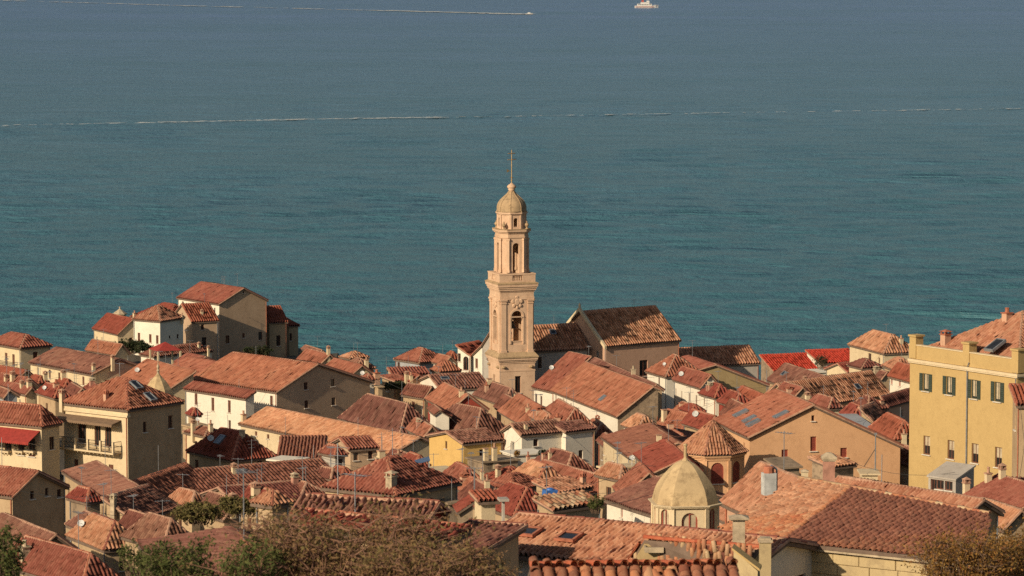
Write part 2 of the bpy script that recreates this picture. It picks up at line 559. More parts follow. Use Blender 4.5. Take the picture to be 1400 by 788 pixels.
def window_part(to3, inward, w, parent, kind='w', depth=0.18, name='window'):
    """frame + pane (+ shutters, sill) set into an opening"""
    s0, s1, z0, z1, arch = w
    sdir = (to3(1, 0) - to3(0, 0)); up = Vector((0, 0, 1)); out = -inward
    wd, ht = s1 - s0, z1 - z0
    mb = MB()
    t = min(0.07, wd * 0.12)
    c = to3((s0 + s1) / 2, (z0 + z1) / 2) + inward * (depth - 0.03)
    for (ds, dz, hs, hz) in ((-wd / 2 + t / 2, 0, t / 2, ht / 2), (wd / 2 - t / 2, 0, t / 2, ht / 2), (0, ht / 2 - t / 2, wd / 2 - t, t / 2), (0, -ht / 2 + t / 2, wd / 2 - t, t / 2), (0, 0, t / 3, ht / 2 - t)):
        mb.obox(c + sdir * ds + up * dz, sdir, inward, up, hs, 0.03, hz)
    fm = {'w': 'white_trim', 'k': 'wood_shutter', 's': 'wood_shutter', 'r': 'red_shutter', 'g': 'green_shutter', 'd': 'wood_shutter', 'p': 'white_trim', 'c': 'red_shutter', 'h': 'wood_shutter'}[kind]
    fr = mb.build(name if kind != 'd' else 'door', fm, parent)
    mb = MB()
    pane_m = {'s': 'wood_shutter', 'r': 'red_shutter', 'd': 'glass', 'c': 'curtain'}.get(kind, 'glass')
    if kind in 'sr':
        # closed louvred shutter: slats
        n = max(4, min(14, int(ht / 0.1)))
        for half in (-1, 1):
            for i in range(n):
                zc = -ht / 2 + t + (ht - 2 * t) * (i + 0.5) / n
                mb.obox(c + sdir * (half * (wd / 4)) + up * zc + out * 0.015, sdir, (inward + up * 0.5).normalized(), (up - inward * 0.5).normalized(), wd / 4 - t * 0.6, 0.012, (ht - 2 * t) / n * 0.55)
        mb.obox(c + inward * 0.02, sdir, inward, up, wd / 2 - 0.005, 0.004, ht / 2 - 0.005)
        mb.build('shutter', pane_m, fr)
    else:
        mb.obox(c + inward * 0.02, sdir, inward, up, wd / 2 + 0.01, 0.004, ht / 2 + 0.01)
        mb.build('pane', pane_m, fr)
        if kind in 'hg':
            mb = MB(); k_ = .55 if kind == 'h' else .9
            mb.obox(c + up * (ht / 2 * (1 - k_)) + sdir * (wd * (.0 if kind == 'h' else .12)) + inward * .008, sdir, inward, up, wd * (.44 if kind == 'h' else .26), .004, ht / 2 * k_ - .03)
            mb.build('curtain', 'curtain', fr)
    mb = MB()
    mb.obox(to3((s0 + s1) / 2, z0 - 0.04) + out * 0.04, sdir, inward, up, wd / 2 + 0.1, 0.09, 0.035)
    mb.build('sill', 'white_trim', fr)
    if kind == 'g':
        for sd in (-1, 1):
            mb = MB()
            cc = to3((s0 + s1) / 2 + sd * (wd / 2 + wd * 0.25), (z0 + z1) / 2) + out * 0.045
            mb.obox(cc, sdir, inward, up, wd * 0.24, 0.02, ht / 2)
            for i in range(9):
                mb.obox(cc + out * 0.022 + up * (ht * (i - 4) / 9.5), sdir, (inward + up * 0.4).normalized(), (up - inward * 0.4).normalized(), wd * 0.19, 0.008, ht * 0.04)
            mb.build('shutter', 'green_shutter', fr)
    return fr

# ------------------------------------------------------------------ houses
HOUSES = []
BASES = []          # (x, y, z) footings, used to lay the ground under the town
SEED = [100]
def nseed():
    SEED[0] += 1
    return SEED[0]

def chimney_part(parent, p, w, hh, style, rz=0.0):
    mb = MB()
    x, y, z = p
    w2 = w / 2
    mb.box(x - w2, x + w2, y - w2 * 0.85, y + w2 * 0.85, z - 0.8, z + hh)
    k = w2 * 1.25
    mb.box(x - k, x + k, y - k * 0.85, y + k * 0.85, z + hh, z + hh + 0.07, 1)
    v = random.random()
    if v < 0.45:      # little tiled hat on corner piers
        for (i, j) in ((-1, -1), (1, -1), (1, 1), (-1, 1)):
            mb.box(x + i * w2 * .8 - .05, x + i * w2 * .8 + .05, y + j * w2 * .65 - .05, y + j * w2 * .65 + .05, z + hh + .07, z + hh + .27, 1)
        mb.add([(x - k, y - k, z + hh + .27), (x + k, y - k, z + hh + .27), (x + k, y + k, z + hh + .27), (x - k, y + k, z + hh + .27), (x, y, z + hh + .45)],
               [(0, 1, 4), (1, 2, 4), (2, 3, 4), (3, 0, 4), (3, 2, 1, 0)], 1)
    elif v < 0.8:     # clay pot
        mb.lathe((x, y, z + hh + .07), [(w2 * .55, 0), (w2 * .45, .3), (w2 * .6, .34), (w2 * .5, .4)], 8, mi=1)
    m = {'p': [WALL['cream'], MATS['mortar']], 'b': ['chimney_brick', 'stone'], 's': ['stone', 'stone'], 'o': [WALL['pink'], MATS['ridge_red']]}[style]
    return mb.build('chimney', m, parent)

def antenna_part(parent, p, hh, kind=0):
    mb = MB()
    x, y, z = p
    mb.bar((x, y, z - 0.3), (x, y, z + hh), 0.022, 5)
    if kind == 0:
        a = random.uniform(0, 3.14)
        dx, dy = math.cos(a), math.sin(a)
        mb.bar((x - dx * .5, y - dy * .5, z + hh - .1), (x + dx * .5, y + dy * .5, z + hh - .1), 0.014, 4)
        for i in range(6):
            t = -0.45 + i * 0.18
            l = 0.32 - 0.03 * i
            c = Vector((x + dx * t, y + dy * t, z + hh - .1))
            mb.bar(c + Vector((-dy, dx, 0)) * l, c - Vector((-dy, dx, 0)) * l, 0.01, 4)
    elif kind == 1:
        for k in range(3):
            l = .45 - .08 * k
            mb.bar((x - l, y, z + hh - .15 - .3 * k), (x + l, y, z + hh - .15 - .3 * k), 0.012, 4)
    return mb.build('antenna', 'grey_metal', parent)

def dish_part(parent, p, r=0.4):
    mb = MB()
    x, y, z = p
    mb.bar((x, y, z - 0.2), (x, y, z + 0.6), 0.03, 5)
    ax = Vector((-0.5, -0.7, 0.5)).normalized()
    s = ax.cross(Vector((0, 0, 1))).normalized(); u = s.cross(ax)
    c = Vector((x, y, z + .6)) + ax * 0.1
    rings = []
    for (k, dd) in ((0.0, 0.0), (0.5, 0.03), (1.0, 0.12)):
        rings.append([c + ax * (dd * r * 2) + (s * math.cos(t * math.pi / 6) + u * math.sin(t * math.pi / 6)) * (r * max(k, .02)) for t in range(12)])
    vs = sum(rings, [])
    fs = [(k * 12 + i, k * 12 + (i + 1) % 12, (k + 1) * 12 + (i + 1) % 12, (k + 1) * 12 + i) for k in range(2) for i in range(12)]
    mb.add(vs, fs)
    mb.bar(c, c + ax * r * 1.1 - u * r * .3, 0.015, 4)
    return mb.build('satellite_dish', 'dish_white', parent)

class House:
    def __init__(s, label, d, C, L=None, Rr=None, W=None, D=None, roof='gl', P=None, py=None, rise=None, h=6.0, wall='cream', tile='orange',
                 wins=(), ch=None, sk=(), name='house', cat='house', group=None, ov=0.22, ridge='mortar', ant=None, dish=0, cp=None, cl=None, e0=None, f=0.5, verge=True, seg=None, tiles=True, lwall=None, rwall=None, jit=None, pipe=True):
        s.label, s.h, s.roofkind = label, h, roof
        o = at(C[0], C[1], d)
        s.o = o; s.d = d
        Lt, Rt = isinstance(L, tuple), isinstance(Rr, tuple)
        if Lt:
            v = on_z(L[0], L[1], o.z) - o; v.z = 0
            D0 = v.length; lv = v.normalized(); rv = Vector((lv.y, -lv.x, 0))
            D = D or D0
        else:
            v = on_z(Rr[0], Rr[1], o.z) - o; v.z = 0
            W0 = v.length; rv = v.normalized(); lv = Vector((-rv.y, rv.x, 0))
            W = W or W0
        s.rv, s.lv = rv, lv
        s.rot = math.atan2(rv.y, rv.x)
        if D is None and L is not None: D = t_for_px(o, lv, L)
        zf = 0.0
        H = rise; r = None
        if roof == 'gl' and isinstance(P, tuple):
            q = s.hit_plane(P, 0, 'y'); r, H = q.x, q.z
            if W is None and Rr is None: W = 2 * r
        if roof == 'gr' and isinstance(P, tuple):
            q = s.hit_plane(P, 0, 'x'); r, H = q.y, q.z
            if not Lt and L is None and D is None: D = 2 * r
        if W is None:
            if Rt:
                q = s.hit_plane(Rr, 0, 'y'); W = q.x
                if roof == 'gl': zf = q.z
            else:
                W = t_for_px(o, rv, Rr)
        s.W, s.D = W, D
        if W < 0.5 or D < 0.5 or W > 60 or D > 60:
            print('HOUSE SIZE?', label, 'W %.1f D %.1f' % (W, D))
            W = s.W = min(max(W, 2.5), 30); D = s.D = min(max(D, 2.5), 30)
        E0 = E1 = 0.0
        ax = {'gl': 'y', 'gr': 'x'}.get(roof)
        if roof in ('hip', 'hipx', 'hipy'):
            ax = 'y' if roof == 'hipy' or (roof == 'hip' and D >= W) else 'x'
            E0 = E1 = (W if ax == 'y' else D) / 2
            if e0 is not None: E0 = e0
            E0 = min(E0, 0.499 * (D if ax == 'y' else W)); E1 = min(E1, 0.499 * (D if ax == 'y' else W))
        span = W if ax == 'y' else D
        if r is None: r = span * f
        r = min(max(r, 0.12 * span), 0.92 * span)
        if H is None:
            if py is not None:
                if ax: lx, ly = (r, E0) if ax == 'y' else (E0, r)
                else: lx, ly = (W, 0) if roof == 'sl' else (0, D)
                if isinstance(P, tuple) and not ax: pass
                g = o + rv * lx + lv * ly
                H = z_at(g.x, g.y, py) - o.z
            else:
                H = 0.36 * (span / 2 if ax else (W if roof == 'sl' else D))
        mx = 1.15 * ((r if isinstance(P, tuple) else min(r, span - r)) if ax else (W if roof == 'sl' else D))
        H0 = H
        H = min(max(H, 0.15), max(mx, 0.3))
        if abs(H0 - H) > 0.3 and roof != 'flat':
            print('RISE?', label[:40], 'W %.1f D %.1f r %.1f H %.2f -> %.2f' % (W, D, r, H0, H))
        s.H, s.r, s.ax = H, r, ax
        # ---- roof planes in local coordinates (z from the base)
        b = h
        pl, lines, verges = [], [], []
        if ax == 'y':
            A0, A1 = (r, E0, b + H), (r, D - E1, b + H)
            pl.append([(0, 0, b), (0, D, b), A1, A0])
            pl.append([(W, 0, b + zf), (W, D, b + zf), A1, A0])
            lines.append((A0, A1))
            for (e, yy, A) in ((E0, 0, A0), (E1, D, A1)):
                if e > 0:
                    pl.append([(0, yy, b), (W, yy, b + zf), A]); lines += [((0, yy, b), A), ((W, yy, b + zf), A)]
                else:
                    verges += [((0, yy, b), A), ((W, yy, b + zf), A)]
        elif ax == 'x':
            A0, A1 = (E0, r, b + H), (W - E1, r, b + H)
            pl.append([(0, 0, b), (W, 0, b), A1, A0])
            pl.append([(0, D, b + zf), (W, D, b + zf), A1, A0])
            lines.append((A0, A1))
            for (e, xx, A) in ((E0, 0, A0), (E1, W, A1)):
                if e > 0:
                    pl.append([(xx, 0, b), (xx, D, b + zf), A]); lines += [((xx, 0, b), A), ((xx, D, b + zf), A)]
                else:
                    verges += [((xx, 0, b), A), ((xx, D, b + zf), A)]
        elif roof == 'sl':
            pl.append([(0, 0, b), (0, D, b), (W, D, b + H), (W, 0, b + H)])
            verges += [((0, 0, b), (W, 0, b + H)), ((0, D, b), (W, D, b + H))]; lines.append(((W, 0, b + H), (W, D, b + H)))
        elif roof == 'sr':
            pl.append([(0, 0, b), (W, 0, b), (W, D, b + H), (0, D, b + H)])
            verges += [((0, 0, b), (0, D, b + H)), ((W, 0, b), (W, D, b + H))]; lines.append(((0, D, b + H), (W, D, b + H)))
        else:
            pl.append([(0, 0, b), (W, 0, b), (W, D, b), (0, D, b)])
        s.planes = []
        for p in pl:
            P3 = [Vector(x) for x in p]
            n = (P3[1] - P3[0]).cross(P3[2] - P3[0])
            n.normalize()
            if n.z < 0: n = -n
            s.planes.append((P3, n))
        base = Vector((o.x, o.y, o.z - h))
        s.base = base
        root = empty(name, base, s.rot)
        tag(root, label, cat, group)
        s.root = root
        c = base + rv * (W / 2) + lv * (D / 2)
        for (i, j) in ((0, 0), (1, 0), (0, 1), (1, 1), (.5, .5)):
            g = base + rv * (W * i) + lv * (D * j)
            if h >= 2.4: BASES.append((g.x, g.y, g.z))
        # ---- walls
        i = ov
        mb = MB()
        s.faces = {
            'R': (lambda q, z: Vector((q, i, z)), Vector((0, 1, 0)), i, W - i, 0),
            'L': (lambda q, z: Vector((i, q, z)), Vector((1, 0, 0)), i, D - i, 1),
            'F': (lambda q, z: Vector((W - i, q, z)), Vector((-1, 0, 0)), i, D - i, 1),
            'B': (lambda q, z: Vector((q, D - i, z)), Vector((0, -1, 0)), i, W - i, 0)}
        wl_ = {'R': [], 'L': [], 'F': [], 'B': []}
        kinds = {}
        for w in wins:
            fc, px, pyy, ww, hh, kd = w[:6]
            arch = len(w) > 6 and w[6]
            q = s.hit_plane((px, pyy), i, 'y' if fc in 'RB' else 'x')
            sc = q.x if fc in 'RB' else q.y
            zc = q.z + h
            lim = min(s.roof_z(*((sc + k_ * ww / 2, i) if fc in 'RB' else (i, sc + k_ * ww / 2))) for k_ in (-1, 1)) - .3
            zc = min(zc, lim - hh / 2)
            rec = (sc - ww / 2, sc + ww / 2, zc - hh / 2, zc + hh / 2, arch)
            wl_[fc].append(rec); kinds[rec] = kd
        if tiles and h >= 3:          # plain walls get their small old windows
            rw = random.Random(int(C[0] * 31 + C[1] * 17))
            for fc, Ln in (('L', D), ('R', W)):
                if wl_[fc] or Ln < 2.2: continue
                n_ = max(1, int(Ln / rw.uniform(2.4, 3.6)))
                for k_ in range(n_):
                    if rw.random() < .2: continue
                    sc = Ln * (k_ + .5) / n_ + rw.uniform(-.25, .25); ww = rw.uniform(.45, .75); hh = rw.uniform(.7, 1.25)
                    zc = h - rw.uniform(.55, .8) - hh / 2
                    if sc - ww / 2 < i + .1 or sc + ww / 2 > Ln - i - .1: continue
                    rec = (sc - ww / 2, sc + ww / 2, zc - hh / 2, zc + hh / 2, False)
                    wl_[fc].append(rec); kinds[rec] = rw.choice('kkwsss')
        for fc, (to3, inw, a, bb, _) in s.faces.items():
            brk = {a, bb}
            if (ax == 'y' and fc in 'RB') or (ax == 'x' and fc in 'LF'): brk.add(min(max(r, a), bb))
            top = [(q, s.roof_z(*to3(q, 0).xy) - 0.1) for q in sorted(brk)]
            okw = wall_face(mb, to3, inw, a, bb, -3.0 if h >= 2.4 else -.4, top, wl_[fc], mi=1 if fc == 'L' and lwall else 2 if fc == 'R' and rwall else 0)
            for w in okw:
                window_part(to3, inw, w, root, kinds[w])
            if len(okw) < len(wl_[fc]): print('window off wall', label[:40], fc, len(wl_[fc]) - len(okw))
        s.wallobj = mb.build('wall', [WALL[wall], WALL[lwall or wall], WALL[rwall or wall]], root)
        # ---- roof deck, tiles, caps
        mb = MB()
        for (P3, n) in s.planes:
            mb.prism([p for p in P3], (0, 0, -0.14))
        s.roof = mb.build('roof', 'deck' if tiles else WALL[wall], root)
        far = d
        cp_ = cp or (0.24 if far < 190 else 0.28 if far < 300 else 0.34 if far < 400 else 0.42)
        cl_ = cl or (0.36 if far < 300 else 0.5 if far < 400 else 0.8)
        parts = []
        s.cp, s.cl = cp_, cl_
        if tiles and roof != 'flat':
            for (P3, n) in s.planes:
                nw = rv * n.x + lv * n.y + Vector((0, 0, n.z))
                pw = base + rv * P3[0].x + lv * P3[0].y + Vector((0, 0, P3[0].z))
                vis = nw.dot(CAM - pw) > 0
                parts.append(tile_plane(P3, cp_, cl_, nseed(), coarse=not vis, seg=(seg or (7 if far < 170 else 5)) if vis else 4, jit=jit or (.38 if far < 300 else .45)))
            tiles_object(parts, 'tile_' + tile, s.roof)
            mb = MB()
            rr = 0.10 if far < 250 else 0.13
            for k, (A, B) in enumerate(lines):
                off = Vector((0, 0, 0.1))
                cap_run(mb, Vector(A) + off, Vector(B) + off, rr, 0.4, nseed())
            if verge:
                for (A, B) in verges:
                    off = Vector((0, 0, 0.07))
                    cap_run(mb, Vector(A) + off, Vector(B) + off, rr * 0.65, 0.45, nseed())
            if mb.v and ridge != 'none':
                mb.build('ridge_cap', ['ridge_red' if ridge == 'red' else 'tile_orange' if ridge == 'tile' else 'mortar', 'mortar'], s.roof)
        if pipe and tiles and h >= 3:
            rp = random.Random(int(C[0] * 7 + C[1]))
            mb = MB()
            for (x_, y_) in rp.sample(((i - .06, i + .12), (i - .06, D - i - .15), (W - i - .12, i - .06)), rp.choice((1, 2))):
                mb = MB(); mb.bar((x_, y_, -.5), (x_, y_, h - .12), .045, 6); mb.build('downpipe', 'grey_metal' if rp.random() < .6 else 'ridge_red', root)
        HOUSES.append(s)
        # ---- things on the roof
        rd = random.Random(nseed())
        if ch is None:
            ch = []
            vis = s.planes[0][0]
            for _ in range(rd.choice((0, 1, 1, 2))):
                p0, p1, p2 = vis[0], vis[1], vis[2]
                t, u = rd.uniform(.15, .85), rd.uniform(.3, .85)
                top = vis[3] if len(vis) > 3 else vis[2]
                g = (p0.lerp(p1, t)).lerp(top.lerp(p2, t), u)
                chimney_part(root, g, rd.uniform(.4, .6), rd.uniform(.6, 1.1), rd.choice('ppbo'))
        for c_ in ch:
            for dy in (0, -3, 3, -6, 6, -10, 10, -15, -20):
                g = s.roof_hit(c_[0], c_[1] + dy, dy == -20)
                if g is not None: break
            if g is not None:
                chimney_part(root, g, c_[2], c_[3], c_[4] if len(c_) > 4 else 'p')
        for k_ in sk:
            g = s.roof_hit(k_[0], k_[1])
            if g is not None: s.skylight(g, k_[2], k_[3], k_[4] if len(k_) > 4 else 'w')
        if ant is None: ant = rd.choice((1, 1, 2, 3)) if far < 520 else rd.choice((0, 1))
        elif ant == 0 and tiles and rd.random() < .45: ant = 1
        for _ in range(ant):
            if lines:
                A, B = lines[0]
                g = Vector(A).lerp(Vector(B), rd.uniform(.1, .9))
            else:
                g = Vector((W * rd.uniform(.2, .8), D * rd.uniform(.2, .8), b))
            antenna_part(root, g, rd.uniform(1.2, 2.6), rd.choice((0, 0, 1, 2)))
        for _ in range(dish):
            P3 = s.planes[0][0]
            g = P3[0].lerp(P3[1], rd.uniform(.2, .8)).lerp(P3[2], rd.uniform(.2, .5))
            dish_part(root, g, rd.uniform(.22, .34))
    def to_local(s, p):
        q = p - s.o
        return Vector((q.dot(s.rv), q.dot(s.lv), q.z))
    def hit_plane(s, px, val, axis):
        """ray through px met with local plane axis=val; z measured from the eave"""
        r = ray(*px)
        n = s.lv if axis == 'y' else s.rv
        t = (val - (CAM - s.o).dot(n)) / r.dot(n)
        return s.to_local(CAM + r * t)
    def roof_z(s, x, y):
        z = 1e9
        for (P3, n) in s.planes:
            z = min(z, P3[0].z - (n.x * (x - P3[0].x) + n.y * (y - P3[0].y)) / n.z)
        return z
    def roof_hit(s, px, py, warn=True):
        r = ray(px, py)
        rl = Vector((r.dot(s.rv), r.dot(s.lv), r.z))
        c = CAM - s.o
        cl = Vector((c.dot(s.rv), c.dot(s.lv), c.z + s.h))
        best = None
        for (P3, n) in s.planes:
            k = n.dot(rl)
            if k >= 0: continue
            t = n.dot(P3[0] - cl) / k
            g = cl + rl * t
            if -0.2 < g.x < s.W + .2 and -0.2 < g.y < s.D + .2 and g.z < s.roof_z(g.x, g.y) + 0.05:
                if best is None or t < best[0]: best = (t, g, n)
        if best is None:
            
            if warn: print('roof miss', s.label[:40], px, py)
            return None
        s.hit_n = best[2]
        return best[1]
    def skylight(s, g, w, l, kind):
        n = s.hit_n
        hz = Vector((-n.y, n.x, 0)); hz = hz.normalized() if hz.length > 1e-4 else Vector((1, 0, 0))
        u = n.cross(hz).normalized()
        mb = MB()
        c = g + n * 0.28
        for (a, b_, ha, hb) in ((-w / 2, 0, .05, l / 2), (w / 2, 0, .05, l / 2), (0, -l / 2, w / 2 + .05, .05), (0, l / 2, w / 2 + .05, .05)):
            mb.obox(c + hz * a + u * b_, hz, u, n, ha, hb, 0.12 if kind != 'o' else 0.05)
        fr = mb.build('skylight', 'ridge_red' if kind == 'o' else 'grey_metal', s.root)
        mb = MB()
        mb.obox(c + n * (0.06 if kind != 'o' else 0.0), hz, u, n, w / 2 - .05, l / 2 - .05, 0.01)
        mb.build('pane', 'solar' if kind == 's' else 'glass', fr)
    # ---- attached parts, placed on the left or right face
    def balcony(s, face, px0, px1, pyf, out=0.9, rail=1.0, mat='white_trim', posts=5):
        to3, inw, a, b_, _ = s.faces[face]
        axn = 'y' if face in 'RB' else 'x'
        q0, q1 = s.hit_plane((px0, pyf), 0.22, axn), s.hit_plane((px1, pyf), 0.22, axn)
        k0, k1 = sorted(((q0.x, q1.x) if face in 'RB' else (q0.y, q1.y)))
        z = (q0.z + q1.z) / 2 + s.h
        sd = (to3(1, 0) - to3(0, 0)); up = Vector((0, 0, 1))
        mb = MB()
        mid = (k0 + k1) / 2; hl = (k1 - k0) / 2
        mb.obox(to3(mid, z - .08) - inw * (out / 2), sd, inw, up, hl, out / 2, .08)
        n = max(3, int(hl * 2 / 0.5))
        for t in range(n):
            mb.obox(to3(k0 + 2 * hl * (t + .5) / n, z - .24) - inw * (out * .38), sd, inw, up, .06, out * .38, .08)
        bal = mb.build('balcony', WALL['cream'], s.root)
        mb = MB()
        e = to3(k0, z) - inw * (out - .05); f_ = to3(k1, z) - inw * (out - .05)
        g0, g1 = to3(k0 + .04, z), to3(k1 - .04, z)
        e += sd * .04; f_ -= sd * .04
        for (A, B) in ((g0, e), (e, f_), (f_, g1)):
            for zz in (rail, rail * .55, .1):
                mb.bar(A + up * zz, B + up * zz, 0.025, 4)
            m = max(2, int((B - A).length / 0.13))
            for t in range(m + 1):
                p = A.lerp(B, t / m)
                mb.bar(p, p + up * rail, 0.011, 4)
        mb.build('railing', 'dark_metal', bal)
        if posts:
            mb = MB()
            for t in range(posts):
                p = e.lerp(f_, t / (posts - 1))
                mb = MB(); mb.obox(p + up * (rail * .52), sd, inw, up, .09, .09, rail * .52)
                mb.build('pillar', WALL['cream'], bal)
        return bal
    def awning(s, face, px0, px1, pyt, out=1.4, drop=0.6, mat='red_cloth'):
        to3, inw, a, b_, _ = s.faces[face]
        axn = 'y' if face in 'RB' else 'x'
        q0, q1 = s.hit_plane((px0, pyt), 0.22, axn), s.hit_plane((px1, pyt), 0.22, axn)
        k0, k1 = sorted(((q0.x, q1.x) if face in 'RB' else (q0.y, q1.y)))
        k0 = max(k0, a); k1 = min(k1, b_)
        z = max(q0.z, q1.z) + s.h
        z = (q0.z + q1.z) / 2 + s.h
        mb = MB()
        p = [to3(k0, z) - inw * .02, to3(k1, z) - inw * .02, to3(k1, z - drop) - inw * out, to3(k0, z - drop) - inw * out]
        mb.prism(p, (0, 0, -.04))
        n = max(6, int((k1 - k0) / .25))
        A, B = p[3], p[2]
        for t in range(n):       # scalloped valance
            u0, u1 = A.lerp(B, t / n), A.lerp(B, (t + 1) / n)
            mb.prism([u0 - Vector((0, 0, .04)), u1 - Vector((0, 0, .04)), u1 - Vector((0, 0, .2)), u0.lerp(u1, .5) - Vector((0, 0, .28)), u0 - Vector((0, 0, .2))], -inw * .02)
        aw = mb.build('awning', mat, s.root)
        mb = MB()
        for k in (k0 + .1, k1 - .1):
            mb.bar(to3(k, z - drop - .5), to3(k, z - drop - .06) - inw * (out - .1), 0.025, 5)
        mb.build('awning_arm', 'grey_metal', aw)

H = House

# ------------------------------------------------------------------ the sea
def sea_material():
    m = NT('sea_water', 0.3, 0.14)
    p = m.geo()
    def mapped(sx, sy, rot=0.0):
        mp = m.n("ShaderNodeMapping")
        mp.inputs["Scale"].default_value = (sx, sy, 1)
        mp.inputs["Rotation"].default_value = (0, 0, rot)
        m.l(p, mp.inputs[0])
        return mp.outputs[0]
    swell = m.noise(mapped(0.009, 0.034, 0.06), 1.0, 2, 0.45)
    chop = m.noise(mapped(0.07, 0.12, -0.1), 1.0, 5, 0.65)
    rip4 = m.noise(mapped(0.30, 0.24, 0.15), 1.0, 4, 0.65)
    rip = m.noise(mapped(0.9, 0.8, 0.2), 1.0, 4, 0.7)
    hgt = m.math('ADD', m.math('ADD', m.math('MULTIPLY', swell, 3.4), m.math('MULTIPLY', chop, 1.5)), m.math('ADD', m.math('MULTIPLY', rip4, 1.3), m.math('MULTIPLY', rip, 0.45)))
    m.bump(hgt, 0.9, 1.0)
    # sky reflection and haze painted in: teal near shore, bluer and lighter far out
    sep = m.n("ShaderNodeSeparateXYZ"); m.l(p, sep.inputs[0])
    depth = m.ramp(m.math('DIVIDE', sep.outputs[1], 5200.0), [(0.11, (0.046, 0.150, 0.164)), (0.2, (0.058, 0.154, 0.186)), (0.36, (0.088, 0.178, 0.245)), (0.5, (0.098, 0.182, 0.285)), (0.75, (0.112, 0.182, 0.345))])  # tint follows distance out to sea, not water depth
    big = m.noise(mapped(0.0016, 0.006), 1.0, 4, 0.6)  # darker patches by noise
    c = m.mix(m.ramp(big, [(0.3, 0.0), (0.75, 0.5)]), depth, (0.045, 0.125, 0.155))
    mid = m.noise(mapped(0.02, 0.1, 0.05), 1.0, 6, 0.7)
    c = m.mix(m.ramp(mid, [(0.35, 0.55), (0.62, 0.0)]), c, (0.034, 0.100, 0.122))
    m.l(c, m.b.inputs["Base Color"])
    return m.m
MATS['sea'] = sea_material()
def sea_surface():
    """open water: flat far sheet, and a sheet of real waves where the town looks out on it"""
    ys = [520.0]
    while ys[-1] < 6500: ys.append(ys[-1] + max(0.9, ys[-1] ** 2 / 520000.0 * 0.75))
    ys = np.array(ys); nx = 420
    u = np.linspace(-0.19, 0.19, nx)
    X = u[None, :] * (ys[:, None] + 150); Y = np.repeat(ys[:, None], nx, 1)
    dy = np.gradient(ys)[:, None]; dx = (ys[:, None] + 150) * 0.38 / nx
    r_ = np.random.default_rng(5)
    Z = np.zeros_like(X)
    grp = 0.65 + 0.35 * np.sin(X * 0.011 + 1.3 * np.sin(Y * 0.004)) * np.sin(Y * 0.0135 + 0.9 * np.sin(X * 0.006))
    for k in range(110):
        lam = 4.5 * (38.0 / 4.5) ** r_.random()
        th = r_.normal(0.12, 0.42)
        kx, ky = math.sin(th) * 2 * math.pi / lam, math.cos(th) * 2 * math.pi / lam
        amp = 0.0100 * lam ** 0.74
        att = np.clip(1.6 - 3.2 * np.maximum(abs(ky) * dy, abs(kx) * dx) / 3.14159, 0, 1)
        ph = r_.uniform(0, 6.28)
        A = kx * X + ky * Y + ph + 0.8 * np.sin(X * r_.uniform(.004, .02) + r_.uniform(0, 6)) 
        Z += att * amp * np.sin(A)
    Z *= grp
    edge = np.clip(np.minimum((6500 - Y) / 800, np.minimum((u[None, :] + 0.19), (0.19 - u[None, :])) / 0.01), 0, 1)
    Z = Z * edge + 0.9 * np.clip(edge * 3, 0, 1) - 1.0 
    v = np.stack([X, Y, Z], -1).reshape(-1, 3)
    n0, n1 = X.shape
    idx = np.arange(n0 * n1).reshape(n0, n1)
    f = np.stack([idx[:-1, :-1], idx[:-1, 1:], idx[1:, 1:], idx[1:, :-1]], -1).reshape(-1, 4)
    me = bpy.data.meshes.new('sea')
    me.vertices.add(len(v)); me.vertices.foreach_set("co", v.astype(np.float32).ravel())
    n = len(f)
    me.loops.add(n * 4); me.loops.foreach_set("vertex_index", f.astype(np.int32).ravel())
    me.polygons.add(n); me.polygons.foreach_set("loop_start", np.arange(0, n * 4, 4, dtype=np.int32))
    me.update(calc_edges=True)
    me.polygons.foreach_set("use_smooth", [True] * n)
    me.materials.append(MATS['sea'])
    o = bpy.data.objects.new('sea', me); col.objects.link(o); tag(o, kind='structure')
    mb = MB()
    mb.quad((-25000, -3000, -0.9), (25000, -3000, -0.9), (25000, 45000, -0.9), (-25000, 45000, -0.9))
    tag(mb.build('open_water', 'sea'), kind='structure')
    print('sea', n * 2)
sea_surface()

# ------------------------------------------------------------------ headland cluster on the left
H('cream corner house with hipped roof and a balcony beside the long grey roof', 470, (27.5, 477.5), (-20, 469.5), 72, roof='hip', py=459, h=5.2, wall='cream', tile='orange',
  wins=[('L', 8.5, 491, .6, 1.6, 's'), ('L', 18.5, 493, .6, 1.6, 's')], ch=[], ant=0).balcony('L', -6, 24, 502, .8, .9, posts=0)
H('long low cream house under a weathered grey brown gable roof', 455, (125, 513.5), (38.5, 497), roof='gl', P=(165, 492.5), h=4.6, wall='cream', tile='old',
  wins=[('L', 52, 508.5, .5, 1.1, 'w'), ('L', 68, 511.5, .5, 1.1, 's'), ('L', 81, 515.5, .5, 1.1, 's'), ('L', 114, 521, .5, 1.1, 's')], ch=[(128, 511, .4, 1.0), (154, 502, .4, .9)])
H('pale plastered house with a tan pyramid roof below the red headland roofs', 590, (219, 440.5), (180, 437.5), 253, roof='hip', py=419, h=5.5, wall='white', tile='tan',
  wins=[('L', 190, 461, .5, 1.4, 's'), ('L', 205.5, 463, .5, 1.4, 's'), ('L', 215, 464.5, .5, 1.4, 's'), ('R', 232, 461, .4, .5, 'k'), ('R', 243, 460, .5, .7, 'k')], ch=[(249, 436, .4, .5)], ant=0)
H('low cream house with deep red roof on the headland edge', 612, (160, 458.5), (126, 450.5), 200, roof='gl', P=(182, 437), h=4.5, wall='cream', tile='red',
  wins=[('L', 132.5, 463.5, .5, .8, 'w'), ('L', 139.5, 464, .4, .7, 'w')], ch=[], ridge='red')
